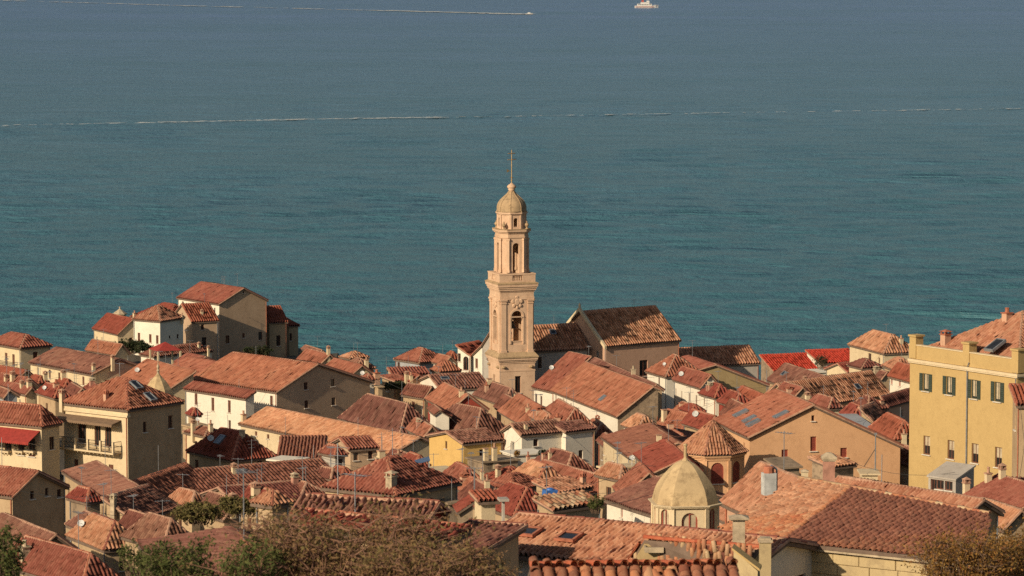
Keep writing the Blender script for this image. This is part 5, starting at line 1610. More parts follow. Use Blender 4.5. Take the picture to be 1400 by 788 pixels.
tile_piece_mat('dark', [(.20, .085, .055), (.27, .11, .065), (.33, .14, .08), (.23, .08, .05)])
tile_piece_mat('pale', [(.5, .2, .1), (.55, .36, .2), (.6, .46, .28), (.42, .13, .07), (.48, .3, .17)])
tile_piece_mat('red', [(.42, .1, .05), (.48, .14, .07), (.36, .085, .045)])

def tile_mesh(w, l, mat, rise=None, seed=0):
    """one curved cover tile lying along +y, wide end at y=0, with thickness"""
    r_ = random.Random(seed)
    rise = rise or w * .42
    t = .018
    ang = (0, 36, 72, 108, 144, 180)
    vs = []
    for (y, k) in ((0, 1.0), (l, .82)):
        for s_ in (0, 1):
            for a in ang:
                j = r_.uniform(-.004, .004)
                vs.append((w / 2 * k * math.cos(R(a)) * (1 - s_ * 2 * t / w) + j, y + r_.uniform(-.006, .006), rise * k * math.sin(R(a)) - s_ * t + j))
    n = len(ang)
    o0, i0, o1, i1 = 0, n, 2 * n, 3 * n
    fs = []
    for a in range(n - 1):
        fs.append((o0 + a, o0 + a + 1, o1 + a + 1, o1 + a))
        fs.append((o0 + a, i0 + a, i0 + a + 1, o0 + a + 1))
        fs.append((i0 + a + 1, i0 + a, i1 + a, i1 + a + 1))
    me = bpy.data.meshes.new('tile')
    me.from_pydata(vs, [], fs)
    me.materials.append(MATS[mat])
    me.polygons.foreach_set("use_smooth", [i % 3 == 0 for i in range(len(fs))])
    return me

from mathutils import Matrix
def lay_tiles(parent, origin, pts, cp, cl, mats, limit=300, mess=0.0, w=None, seed=0, near=None, horiz=False, name='tile'):
    """cover tiles over a convex plane (pts[0]->pts[1] eave), nearest ones single objects, the others joined"""
    rd = random.Random(seed)
    P = [Vector(p) for p in pts]
    e = (P[1] - P[0]).normalized()
    n = Vector((0, 0, 0))
    for i in range(len(P)): n += (P[i] - P[0]).cross(P[(i + 1) % len(P)] - P[0])
    n.normalize(); n = -n if n.z < 0 else n
    if horiz: e = Vector((n.y, -n.x, 0)).normalized()
    u = n.cross(e)
    if u.z < 0: u = -u
    q = [((p - P[0]).dot(e), (p - P[0]).dot(u)) for p in P]
    s0, s1 = min(a for a, b in q), max(a for a, b in q); v0, v1 = min(b for a, b in q), max(b for a, b in q)
    def inside(s_, v_):
        sg = 0
        for i in range(len(q)):
            a, b = q[i], q[(i + 1) % len(q)]
            c_ = (b[0] - a[0]) * (v_ - a[1]) - (b[1] - a[1]) * (s_ - a[0])
            if abs(c_) < 1e-9: continue
            if sg == 0: sg = 1 if c_ > 0 else -1
            elif (c_ > 0) != (sg > 0): return False
        return True
    ml = [tile_mesh((w or cp * .82) * rd.uniform(.95, 1.05), cl * 1.22, mats[k % len(mats)], seed=k) for k in range(6)]
    cells = []
    for i in range(int((s1 - s0) / cp) + 1):
        for j in range(int((v1 - v0) / cl) + 1):
            a, b = s0 + (i + .5) * cp, v0 + j * cl
            if inside(a, b + cl * .4): cells.append((a, b, j))
    o3 = Vector(origin)
    cells.sort(key=lambda c_: (P[0] + e * c_[0] + u * c_[1] + o3 - CAM).length if near is None else near(c_))
    rv_, rq_, ru_ = [], [], []
    for k, (a, b, j) in enumerate(cells):
        yaw = rd.gauss(0, .03 + mess); pit = rd.gauss(0, .015 + mess * .25)
        pos = P[0] + e * (a + rd.gauss(0, .008 + mess * .05)) + u * (b + rd.gauss(0, .02 + mess * .1)) + n * (.03 + rd.gauss(0, .006) + mess * rd.uniform(0, .12))
        up_ = (u * math.cos(yaw) + e * math.sin(yaw)).normalized()
        nn = (n - u * (pit + .05)).normalized(); up_ = (up_ - nn * up_.dot(nn)).normalized()
        x_ = up_.cross(nn)
        M = Matrix((x_, up_, nn)).transposed().to_4x4(); M.translation = pos
        me = rd.choice(ml)
        if k < limit:
            o = bpy.data.objects.new(name, me); col.objects.link(o); o.parent = parent; o.matrix_local = M
        else:
            o_ = len(rv_); rv_ += [tuple(M @ v.co) for v in me.vertices]
            for p_ in me.polygons:
                rq_.append([i_ + o_ for i_ in p_.vertices]); ru_.append((k % 211 + .5, k // 211 + .5))
    if rv_:
        tiles_object([(np.array(rv_), np.array(rq_), np.array(ru_))], {'piece_dark': 'tile_brown', 'piece_pale': 'tile_pale'}.get(mats[0], 'tile_tan'), parent, 'distant_tiles')
    # bed of channel tiles under the covers
    bed = None if horiz else tile_plane([p + n * -.03 for p in P], cp, cl, nseed(), seg=4, rad=.02, jit=.5, sag=.0)
    if bed: tiles_object([bed], 'tile_brown', parent, 'channel_tiles')

def cap_pieces(parent, a, b, w, l, mat, seed=0, name='ridge_tile'):
    a, b = Vector(a), Vector(b)
    rd = random.Random(seed)
    d = (b - a); L = d.length; d.normalize()
    x_ = d.cross(Vector((0, 0, 1))).normalized(); z_ = x_.cross(d)
    ml = [tile_mesh(w * rd.uniform(.95, 1.06), l * 1.2, mat, w * .4, k + seed) for k in range(3)]
    for k in range(max(1, int(L / l))):
        M = Matrix((x_, (d + z_ * rd.gauss(0, .02) + x_ * rd.gauss(0, .03)).normalized(), z_)).transposed().to_4x4()
        M.translation = a + d * (k * l) + z_ * rd.uniform(0, .015)
        o = bpy.data.objects.new(name, rd.choice(ml)); col.objects.link(o); o.parent = parent; o.matrix_local = M

# ---- stone house with the broad hip roof of single tiles
def stone_hip_house():
    C = at(1068, 741, 134)
    z = C.z
    B = on_z(1345, 770, z)
    zr = at(1163, 668, 140.5).z
    Rn, Rf = on_z(1163, 668, zr), on_z(1093, 655.5, zr)
    def on_plane(px, py, a, b, c):
        n = (b - a).cross(c - a); r = ray(px, py)
        return CAM + r * ((a - CAM).dot(n) / r.dot(n))
    A = on_plane(985, 722, C, Rn, Rf); A2 = on_plane(1010, 752, C, Rn, Rf)
    T = on_plane(1352, 704, C, B, Rn)
    base = Vector((C.x, C.y, z - 4))
    root = empty('stone_house', base)
    tag(root, 'stone block house with broad hip roof of loose tiles in the foreground', 'house')
    L = lambda p: p - base
    for p in (C, A, B, Rf, T): BASES.append((p.x, p.y, z - 3.2))
    inn = Vector((0, .22, 0))
    wm = MB()
    # core walls behind the blocks
    c_, a_, b_ = L(C) + Vector((.12, .3, 0)), L(A) + Vector((.3, 0, 0)), L(B) + Vector((0, .3, 0))
    back1, back2 = L(Rf) + Vector((0, 2, 0)), L(T) + Vector((0, 3, 0))
    ring = [a_, c_, b_, back2, back1]
    for i in range(5):
        p, q = ring[i], ring[(i + 1) % 5]
        wm.quad((p.x, p.y, 0), (q.x, q.y, 0), (q.x, q.y, 3.9), (p.x, p.y, 3.9))
    wall = wm.build('wall', WALL['cream'], root)
    rd = random.Random(5)
    dv = (b_ - c_); dv.z = 0; Ln = dv.length; dv.normalize(); nv = Vector((dv.y, -dv.x, 0))
    zz_, row = 3.72, 0
    while zz_ > 1.9:
        hh = rd.uniform(.3, .46); s_ = -.1 - rd.uniform(0, .4)
        while s_ < Ln:
            ww = rd.uniform(.8, 1.7)
            k0, k1 = max(s_, 0), min(s_ + ww - .02, Ln)
            if k1 - k0 > .1:
                mb = MB()
                pr = rd.uniform(.03, .05)
                cc = c_ + dv * ((k0 + k1) / 2) + Vector((0, 0, zz_ - hh / 2 - c_.z)) + nv * (pr / 2)
                hx, hz = (k1 - k0) / 2, hh / 2 - .01
                b8 = []
                for (yy, sh) in ((-1, 1.0), (.55, 1.0), (1, .0)):
                    for (i, j) in ((-1, -1), (1, -1), (1, 1), (-1, 1)):
                        ex = 0 if sh else .02
                        b8.append(cc + dv * (i * (hx - ex) + rd.uniform(-.006, .006)) + Vector((0, 0, j * (hz - ex) + rd.uniform(-.006, .006))) + nv * (yy * pr))
                mb.add(b8, [(0, 1, 5, 4), (1, 2, 6, 5), (2, 3, 7, 6), (3, 0, 4, 7), (4, 5, 9, 8), (5, 6, 10, 9), (6, 7, 11, 10), (7, 4, 8, 11), (8, 9, 10, 11)])
                mb.build('stone_block', MATS['block_stone'], wall)
            s_ += ww
        zz_ -= hh
    mb = MB()
    mb.obox(c_ + dv * (Ln / 2) + nv * .14 + Vector((0, 0, 3.84 - c_.z)), dv, nv, (0, 0, 1), Ln / 2 + .1, .12, .06)
    mb.obox(c_ + dv * (Ln / 2) + nv * .06 + Vector((0, 0, 3.76 - c_.z)), dv, nv, (0, 0, 1), Ln / 2, .08, .02)
    mb.build('eave_ledge', 'stone', root)
    mb = MB()
    pl = [L(C), L(A2), L(A), L(Rf), L(Rn)]; pr_ = [L(C), L(B), L(T), L(Rn)]
    mb.prism(pl, (0, 0, -.12)); mb.prism(pr_, (0, 0, -.13))
    rf = mb.build('roof', 'deck', root)
    lay_tiles(rf, base, pl, .23, .32, ['piece_warm'], 140, seed=3, horiz=True)
    lay_tiles(rf, base, pr_, .25, .32, ['piece_dark'], 160, seed=4)
    cap_pieces(rf, L(C) + Vector((0, 0, .06)), L(Rn) + Vector((0, 0, .06)), .2, .36, 'piece_warm', 5)
    cap_pieces(rf, L(Rf) + Vector((0, 0, .06)), L(Rn) + Vector((0, 0, .06)), .2, .36, 'piece_pale', 6)
    cap_pieces(rf, L(Rn) + Vector((0, 0, .06)), L(T) + Vector((0, 0, .06)), .2, .36, 'piece_pale', 7)
MATS['block_stone'] = plaster('block', (.56, .43, .23), .8, (.3, .22, .13))
stone_hip_house()

# ---- near roof at the very bottom with single tiles
def near_roof():
    zr = at(727, 778, 63).z
    a, b = on_z(724, 778.5, zr), on_z(1003, 776, zr)
    e = (b - a).normalized()
    fr = Vector((e.y, -e.x, 0))
    lo0, lo1 = a + fr * 1.6 + Vector((0, 0, -.62)), b + fr * 1.6 + Vector((0, 0, -.62))
    base = (lo0 + lo1) / 2 - Vector((0, 0, 3))
    root = empty('near_house', base)
    tag(root, 'near house with big lichen spotted barrel tiles and red ridge', 'house')
    L = lambda p: p - base
    BASES.append((base.x, base.y + 1, base.z)); BASES.append((base.x - 1.5, base.y + 2, base.z)); BASES.append((base.x + 1.5, base.y + 2, base.z))
    mb = MB()
    w0, w1 = L(lo0) + Vector((.15, .3, 0)), L(lo1) + Vector((-.15, .3, 0)); w2, w3 = L(b) + Vector((-.15, .9, -.25)), L(a) + Vector((.15, .9, -.25))
    for (p, q) in ((w0, w1), (w1, w2), (w2, w3), (w3, w0)):
        mb.quad((p.x, p.y, -1), (q.x, q.y, -1), q, p)
    mb.build('wall', WALL['cream'], root)
    mb = MB()
    front = [L(lo0), L(lo1), L(b), L(a)]
    bk = [L(a) - fr * 1.1 + Vector((0, 0, -.4)), L(b) - fr * 1.1 + Vector((0, 0, -.4)), L(b), L(a)]
    mb.prism(front, (0, 0, -.1)); mb.prism(bk, (0, 0, -.1))
    rf = mb.build('roof', 'deck', root)
    lay_tiles(rf, base, front, .215, .3, ['piece_dark', 'piece_warm', 'piece_dark'], 300, mess=.05, w=.2, seed=11)
    lay_tiles(rf, base, bk, .215, .34, ['piece_warm'], 300, mess=.02, seed=12)
    cap_pieces(rf, L(a) + Vector((0, 0, .06)), L(b) + Vector((0, 0, .06)), .21, .33, 'piece_red', 13)
near_roof()

# ---- patch roof of mismatched pale tiles joining the long sunlit roof
def patch_roof():
    z = at(1008, 786, 113).z
    c = at(1008, 786, 113); l = on_z(862, 768, z)
    zr = z + .78
    t0, t1 = on_z(881, 738.5, zr), on_z(1038, 752, zr)
    base = Vector((c.x, c.y, z - 3))
    root = empty('patched_house', base)
    tag(root, 'house with jumbled pale salvaged tiles and a small open hatch', 'house')
    L = lambda p: p - base
    BASES.append((base.x, base.y, base.z)); BASES.append((l.x, l.y, base.z))
    ring = [L(l), L(c), L(t1) + Vector((0, 0, 0)), L(t0)]
    mb = MB()
    for i in range(4):
        p, q = ring[i], ring[(i + 1) % 4]
        mb.quad((p.x, p.y, -1), (q.x, q.y, -1), (q.x, q.y, q.z - .1), (p.x, p.y, p.z - .1))
    mb.build('wall', WALL['khaki'], root)
    pl = [L(c), L(l), L(t0), L(t1)]
    mb = MB(); mb.prism(pl, (0, 0, -.12)); rf = mb.build('roof', 'deck', root)
    lay_tiles(rf, base, pl, .21, .3, ['piece_pale', 'piece_pale', 'piece_warm'], 260, mess=.13, seed=21)
    cap_pieces(rf, L(l) + Vector((0, 0, .08)), L(t0) + Vector((0, 0, .08)), .24, .34, 'piece_red', 22)
    cap_pieces(rf, L(t0) + Vector((0, 0, .08)), L(t1) + Vector((0, 0, .08)), .24, .36, 'piece_red', 23)
    hp = on_z(894, 752, z + .5)
    mb = MB(); q = L(hp)
    for (x0, x1, y0, y1) in ((-.3, .3, -.26, -.21), (-.3, .3, .21, .26), (-.3, -.25, -.21, .21), (.25, .3, -.21, .21)):
        mb.box(q.x + x0, q.x + x1, q.y + y0, q.y + y1, q.z - .05, q.z + .12)
    h_ = mb.build('roof_hatch', 'stone', root)
    mb = MB(); mb.box(q.x - .25, q.x + .25, q.y - .21, q.y + .21, q.z - .02, q.z + .08); mb.build('pane', 'glass', h_)
patch_roof()

# ---- old stone parapet and gate pier by the stone hip house
def parapet():
    p = at(1046, 735, 100); q = at(1046, 800, 100)
    root = empty('stone_pier', (p.x, p.y, q.z - 1.5))
    tag(root, 'crumbling stone pier with capstone at the corner of the stone block house', 'pier')
    hgt = p.z - (q.z - 1.5)
    mb = MB()
    mb.box(-.15, .16, -.15, .2, 0, hgt - .12)
    mb.build('shaft', MATS['block_stone'], root)
    mb = MB(); mb.box(-.19, .2, -.19, .24, hgt - .12, hgt - .05); mb.box(-.14, .15, -.14, .19, hgt - .05, hgt); mb.build('capstone', 'stone', root)
    BASES.append((p.x, p.y, q.z - 1.0))
    a, b = at(1003, 752, 97), at(1036, 760, 96)
    root = empty('garden_wall', (a.x, a.y, a.z - 2.6))
    tag(root, 'plastered garden wall with sloping coping beside the crumbling pier', 'wall')
    L = lambda v: v - Vector((a.x, a.y, a.z - 2.6))
    mb = MB()
    A, B = L(a), L(b)
    tk = Vector((.1, .55, 0))
    z2 = 2.2
    f = [(A.x, A.y, 0), (B.x, B.y, 0), (B.x, B.y, z2), (A.x, A.y, 2.6)]
    g = [(x + tk.x, y + tk.y, zq) for (x, y, zq) in f]
    mb.add(f + g, [(0, 1, 2, 3), (7, 6, 5, 4), (0, 4, 5, 1), (1, 5, 6, 2), (2, 6, 7, 3), (3, 7, 4, 0)])
    mb.build('wall_body', MATS['block_stone'], root)
    mb = MB()
    f = [(A.x - .05, A.y - .06, 2.605), (B.x + .05, B.y - .06, z2 + .005), (B.x + .05 + tk.x, B.y + tk.y + .05, z2 + .005), (A.x - .05 + tk.x, A.y + tk.y + .05, 2.605)]
    mb.prism(f, (0, 0, .06)); mb.build('coping', WALL['ochre'], root)
parapet()

def big_chimney(px, pyb, pyt, d, w, label, body, cap, flare=1.5):
    p = at(px, pyb, d); hh = at(px, pyt, d).z - p.z
    root = empty('chimney_stack', p)
    tag(root, label, 'chimney')
    mb = MB(); mb.box(-w / 2, w / 2, -w / 2, w / 2, -1.5, hh * .78); mb.build('shaft', body, root)
    mb = MB()
    k = w / 2 * flare
    mb.box(-k * .85, k * .85, -k * .85, k * .85, hh * .78, hh * .83); mb.box(-k, k, -k, k, hh * .83, hh * .89)
    mb.add([(-k, -k, hh * .89), (k, -k, hh * .89), (k, k, hh * .89), (-k, k, hh * .89), (-k * .3, -k * .3, hh), (k * .3, -k * .3, hh), (k * .3, k * .3, hh), (-k * .3, k * .3, hh)],
           [(0, 1, 5, 4), (1, 2, 6, 5), (2, 3, 7, 6), (3, 0, 4, 7), (4, 5, 6, 7)])
    mb.build('cap', cap, root)
big_chimney(1010, 733, 704, 129, .42, 'squat stone chimney with flared cap in the dome shadow', 'stone', 'stone', 1.7)
big_chimney(1133, 668, 619, 155, .48, 'tall pink brick chimney with greenish pyramid cap', 'chimney_brick', 'stone', 1.35)
big_chimney(1100, 660, 642, 165, .3, 'slim cream chimney behind the white boiler box', WALL['cream'], 'stone', 1.2)

# ---- left and centre foreground roofs
E1 = H('near weathered roof with a long tubular ridge among the dry bushes', 104, (236, 818), (188, 744), None, roof='gl', P=(377, 800), h=3.5, wall='stone', tile='old', ridge='red', ch=[], ant=0, cp=.22, cl=.3, seg=7)
H('grey tiled roof edge with hanging barrel tiles below the great pyramid roof', 130, (398, 705), None, (585, 716), D=2.2, roof='gr', rise=.5, jit=1.8, h=3, wall='red', tile='old', ridge='tile', ch=[], ant=0, cp=.22, cl=.3, seg=7)
H('red tiled roof with round tile ends behind the dry bush', 120, (384, 722), None, (612, 746), D=1.5, roof='sr', rise=.3, jit=2.2, h=3, wall='stone', tile='red', ridge='red', ch=[], ant=0, cp=.22, cl=.3, seg=7, verge=False)
H('broken rust roof running down to the junk yard', 126, (548, 770), None, (628, 776), D=6, roof='sr', py=716, h=3, wall='stone', tile='old', ridge='tile', ch=[], ant=0, cp=.23, seg=7)
H('small fan shaped straw roof on the ridge above the dry bushes', 200, (372, 694), (342, 689), 402, roof='hip', py=673, h=3, wall='stone', tile='tan', ridge='tile', ch=[], ant=0)
H('crumbling yellow walled shed with red sheet top in the junk yard', 205, (655, 688), (646, 684), (684, 687), D=1.6, roof='sr', rise=.35, h=2.2, wall='cream', tile='red', ridge='red', ch=[], ant=0)
H('grey plastered stub tower beside the crumbling yellow shed', 204, (683, 683), (681, 681), (692, 682), D=.9, W=.55, roof='flat', h=2.2, wall='grey', ch=[], ant=0, tiles=False)
H('small red tarpaulin roof over the dark courtyard', 212, (625, 702), (620, 694), 652, roof='sl', py=684, h=2, wall='stained', tile='red', ch=[], ant=0, D=2, verge=False)
H('dark courtyard house with pink curtain wall behind the red tarpaulin', 225, (612, 688), (596, 682), 632, roof='flat', h=3, wall='stained', ch=[], ant=1, tiles=False)
H('ribbed roof with water boiler between turret and stone hip house', 176, (1036, 713), (985, 689), 1150, roof='gl', P=(1093, 657), h=3.5, wall='pink', tile='tan', ch=[], ant=0)

def boiler():
    p = at(1051, 668, 172)
    root = empty('boiler_box', p, R(15)); tag(root, 'white rusty water boiler box on the ribbed roof', 'boiler')
    mb = MB(); mb.box(-.3, .3, -.25, .25, -.3, .75); mb.build('casing', 'dish_white', root)
    mb = MB(); mb.lathe((0, 0, .75), [(.26, 0), (.26, .25), (.2, .32)], 10); mb.build('tank', 'ridge_red', root)
    mb = MB(); mb.bar((.4, 0, -.3), (.4, 0, .9), .05); mb.bar((.4, 0, .9), (.1, 0, 1.1), .05); mb.build('pipe', 'grey_metal', root)
boiler()

def water_tanks():
    p = at(752, 684, 262)
    root = empty('water_tank', p, R(20)); tag(root, 'bright blue plastic water tank beside the ribbed eave', 'water tank')
    mb = MB(); mb.box(-.45, .45, -.4, .4, -.3, .75); 
    for z in (0, .25, .5): mb.box(-.47, .47, -.42, .42, z, z + .06)
    mb.build('body', 'blue_plastic', root)
    mb = MB(); mb.lathe((0, 0, .75), [(.3, 0), (.28, .1), (.12, .16)], 12); mb.build('lid', 'blue_plastic', root)
    root = empty('water_barrel', at(745, 682, 262.8)); tag(root, 'pale round barrel next to the blue water tank', 'barrel')
    mb = MB(); mb.lathe((0, 0, -.3), [(.2, 0), (.24, .3), (.24, .7), (.2, .9), (.05, .93)], 12); mb.build('body', 'grey_metal', root)
    mb = MB(); mb.lathe((0, 0, .63), [(.21, 0), (.21, .05), (.04, .06)], 12); mb.build('lid', 'dark_metal', root)
water_tanks()

def blue_awning():
    p = at(578, 652, 330)
    root = empty('sun_awning', p, R(15)); tag(root, 'tilted blue awning on posts over the terrace by the yellow gable', 'awning')
    mb = MB(); mb.prism([(-.75, -.4, 1.2), (.6, -.4, 1.5), (.7, .4, 1.75), (-.65, .4, 1.45)], (0, 0, .05)); mb.build('canopy', 'blue_cloth', root)
    for x, y, z in ((-.65, -.33, 1.22), (.52, -.33, 1.48), (.6, .33, 1.7), (-.57, .33, 1.44)):
        mb = MB(); mb.bar((x, y, -.8), (x, y, z), .04); mb.build('post', 'dish_white', root)
blue_awning()
for k, (px, py) in enumerate(((567, 640), (574, 643), (581, 646), (589, 649), (614, 651), (626, 650))):
    p = at(px, py + 6, 326)
    root = empty('terrace_post', p)
    tag(root, ('short cream post at the foot of the blue awning', 'second short post under the blue awning', 'short cream post right of the blue awning', 'short cream post between blue awning and yellow gable', 'short cream post under the yellow gable corner', 'short cream post left of the pointed orange roof')[k], 'post', 'posts along the terrace parapet')
    mb = MB(); mb.box(-.15, .15, -.15, .15, -1, .75); mb.build('shaft', WALL['cream'], root)
    mb = MB(); mb.box(-.2, .2, -.2, .2, .75, .84); mb.build('cap', WALL['white'], root)

def red_canopy():
    p = at(226, 494, 555)
    root = empty('garden_canopy', p, R(25)); tag(root, 'red pyramid canopy on cream posts on the headland terrace', 'canopy')
    zt = at(226, 478, 555).z - p.z
    za = at(226, 467.5, 555).z - p.z
    w = 2.0
    mb = MB(); mb.add([(-w, -w, zt), (w, -w, zt), (w, w, zt), (-w, w, zt), (0, 0, za)], [(0, 1, 4), (1, 2, 4), (2, 3, 4), (3, 0, 4), (3, 2, 1, 0)]); mb.build('canopy', 'red_cloth', root)
    for (i, j) in ((-1, -1), (1, -1), (1, 1), (-1, 1)):
        mb = MB(); mb.box(i * 1.8 - .12, i * 1.8 + .12, j * 1.8 - .12, j * 1.8 + .12, -2, zt); mb.build('post', WALL['cream'], root)
red_canopy()

# ------------------------------------------------------------------ plants
def leaf_mat(key, cols):
    m = NT('leaf_' + key, .8, .15)
    uv = m.n("ShaderNodeUVMap", uv_map="UVMap").outputs[0]
    w = m.n("ShaderNodeTexWhiteNoise", noise_dimensions='2D'); m.l(uv, w.inputs["Vector"])
    n = len(cols)
    c = m.ramp(w.outputs["Value"], [(i / (n - 1), cc) for i, cc in enumerate(cols)])
    m.l(c, m.b.inputs["Base Color"])
    tr = m.n("ShaderNodeBsdfTranslucent"); m.l(c, tr.inputs[0])
    mx = m.n("ShaderNodeMixShader"); mx.inputs[0].default_value = .3
    out = m.t.nodes["Material Output"]
    m.l(m.b.outputs[0], mx.inputs[1]); m.l(tr.outputs[0], mx.inputs[2]); m.l(mx.outputs[0], out.inputs[0])
    MATS['leaf_' + key] = m.m
leaf_mat('green', [(.06, .08, .025), (.10, .12, .035), (.15, .15, .05), (.08, .10, .03)])
leaf_mat('olive', [(.14, .12, .04), (.19, .15, .055), (.12, .12, .04), (.2, .13, .06)])
leaf_mat('dry', [(.2, .12, .055), (.28, .15, .08), (.2, .14, .055), (.16, .14, .05), (.36, .2, .11)])
leaf_mat('gold', [(.24, .12, .03), (.34, .18, .045), (.18, .09, .028), (.15, .11, .035), (.42, .24, .07), (.3, .085, .035)])
leaf_mat('dark', [(.02, .032, .015), (.04, .05, .02), (.06, .06, .03)])
plain('twig', (.16, .10, .065), .9, vary=.4)
plain('twig_pale', (.24, .13, .085), .9, vary=.4)

def shrub(label, px, py, d, rx, ry, rz, nleaf, size, mat, ntwig=40, twig='twig', cat='bush', name='bush', clumps=14, seed=0, long=1.6):
    """stems rising from a root, leaves spread in uneven clumps along them"""
    r_ = np.random.default_rng(seed + 1000); rd = random.Random(seed)
    c = at(px, py, d)
    base = Vector((c.x, c.y, c.z - rz * 1.0))
    root = empty(name, base); tag(root, label, cat)
    BASES.append((base.x, base.y, base.z - .3))
    mb = MB(); tips = []
    for k in range(ntwig):
        a = rd.uniform(0, 6.283); rr = rd.uniform(.15, 1) ** .6
        t = Vector((rx * rr * math.cos(a), ry * rr * math.sin(a), rz * (1 + rd.uniform(.2, 1.0) * math.sqrt(max(0, 1 - rr * rr * .9)))))
        p = Vector((t.x * .6, t.y * .6, -rz * .2)); rad = .012 + .012 * rx
        segs = 4
        prev = p
        for s_ in range(1, segs + 1):
            q = p.lerp(t, s_ / segs) + Vector((rd.gauss(0, .05 * rx), rd.gauss(0, .05 * ry), rd.gauss(0, .04 * rz)))
            mb.bar(prev, q, rad * (1 - (s_ - 1) / segs * .8), 4, rad * (1 - s_ / segs * .8))
            prev = q
            if s_ > 1:
                tips.append(q)
                for _ in range(3):
                    w = q + Vector((rd.gauss(0, .16 * rx), rd.gauss(0, .16 * ry), rd.uniform(.02, .28) * rz))
                    mb.bar(q, w, rad * .35, 3, rad * .12); tips.append(w)
    mb.build('stem', twig, root)
    T = np.array([tuple(t) for t in tips])
    wts = r_.uniform(0, 1, len(T)) ** 2.5; wts /= wts.sum()
    idx = r_.choice(len(T), nleaf, p=wts)
    sp = min(rx, rz) * .13
    cen = T[idx] + r_.normal(0, 1, (nleaf, 3)) * np.array([sp, sp, sp])
    ax = r_.normal(0, 1, (nleaf, 3)); ax /= np.linalg.norm(ax, axis=1)[:, None]
    bx_ = np.cross(ax, r_.normal(0, 1, (nleaf, 3))); bx_ /= np.linalg.norm(bx_, axis=1)[:, None]
    sz = size * r_.uniform(.6, 1.4, nleaf)[:, None]
    a_, b_ = ax * sz * long, bx_ * sz * .55
    v = np.stack([cen - a_, cen + b_, cen + a_, cen - b_], 1).reshape(-1, 3)
    q = np.arange(nleaf * 4).reshape(-1, 4)
    uv = r_.uniform(0, 100, (nleaf, 2))
    o = tiles_object([(v, q, uv)], mat if mat.startswith('leaf') else 'leaf_' + mat, root, 'foliage')
    return root

shrub('wide dry brown bush with bare twigs below the round red tile ends', 470, 770, 58, 1.9, 1.0, .86, 13500, .024, 'dry', 150, 'twig_pale', seed=1)
shrub('dry brown bush leaning over the broken rust roof', 590, 788, 56, 1.1, .8, .46, 7000, .024, 'dry', 100, 'twig_pale', seed=2)
shrub('olive tinged dry bush standing before the tubular ridge', 425, 770, 61, .8, .6, .62, 5000, .026, 'olive', 60, 'twig_pale', seed=21)
shrub('green bush in front of the weathered tubular ridge roof', 240, 790, 60, .75, .6, .55, 5600, .026, 'green', 46, seed=3)
shrub('small olive green bush beside the hipped ribbed foreground roof', 345, 785, 57, .5, .5, .5, 2600, .024, 'green', 40, 'twig_pale', seed=4)
shrub('dark green shrub spilling in from the lower left corner', 2, 775, 62, .38, .4, .6, 3600, .026, 'green', 30, seed=5)
shrub('tuft of green leaves between the straw roof and dry bushes', 185, 768, 66, .3, .3, .28, 1200, .024, 'green', 22, seed=12)
shrub('golden brown leafy bush below the white house with red shutters', 1322, 772, 78, 1.05, .8, .72, 9000, .028, 'gold', 90, seed=6, long=1.2)
shrub('rust tinged shrub at the lower right corner of the town', 1392, 768, 80, .6, .6, .75, 3800, .028, 'gold', 50, seed=7, long=1.2)
shrub('overgrown green thicket under the bright orange lean-to', 272, 702, 250, 1.7, 1.2, .65, 4200, .09, 'olive', 60, seed=8)
shrub('straggly thicket behind the near weathered roof', 330, 692, 246, 1.5, 1.0, .6, 3200, .08, 'olive', 40, seed=9)
shrub('dark evergreen shrub under the tan pyramid roof on the headland', 176, 474, 580, 2.6, 1.6, .95, 2600, .16, 'dark', 40, seed=10)
shrub('dark shrub at the foot of the pale pyramid roofed house', 197, 478, 577, 1.4, 1.2, .7, 1200, .15, 'dark', 24, seed=13)
shrub('thicket against the blank wall of the tall headland block', 352, 482, 603, 2.4, 1.4, .9, 1800, .16, 'dark', 40, seed=11)
shrub('low dark shrubs in the garden below the cream half gable', 541, 528, 478, 1.4, 1, .55, 1500, .12, 'dark', 24, seed=14)
shrub('leafless shrub on the cliff edge beside the ruined house', 428, 483, 612, 1.6, 1, .7, 700, .14, 'dark', 40, seed=15)
shrub('bare dark tree in front of the bright red hall roof', 1123, 494, 548, 1.0, .8, .95, 500, .1, 'dark', 50, seed=16, cat='tree', name='bare_tree')
shrub('trellis creeper with yellow green leaves by the corrugated awning', 815, 690, 236, .5, .4, .5, 900, .05, 'green', 20, seed=17)
shrub('potted greenery on the white roof terrace', 741, 620, 364, .45, .3, .35, 500, .06, 'dark', 16, seed=18, cat='plant', name='potted_plant')
shrub('potted red flowers at the left end of the white roof terrace', 707, 620, 364, .3, .3, .3, 350, .06, 'gold', 12, seed=19, cat='plant', name='potted_plant')
shrub('tangled dry creeper in the junk yard behind the sunlit ribbed roof', 660, 728, 175, .8, .6, .4, 1600, .05, 'dry', 60, 'twig_pale', seed=20)

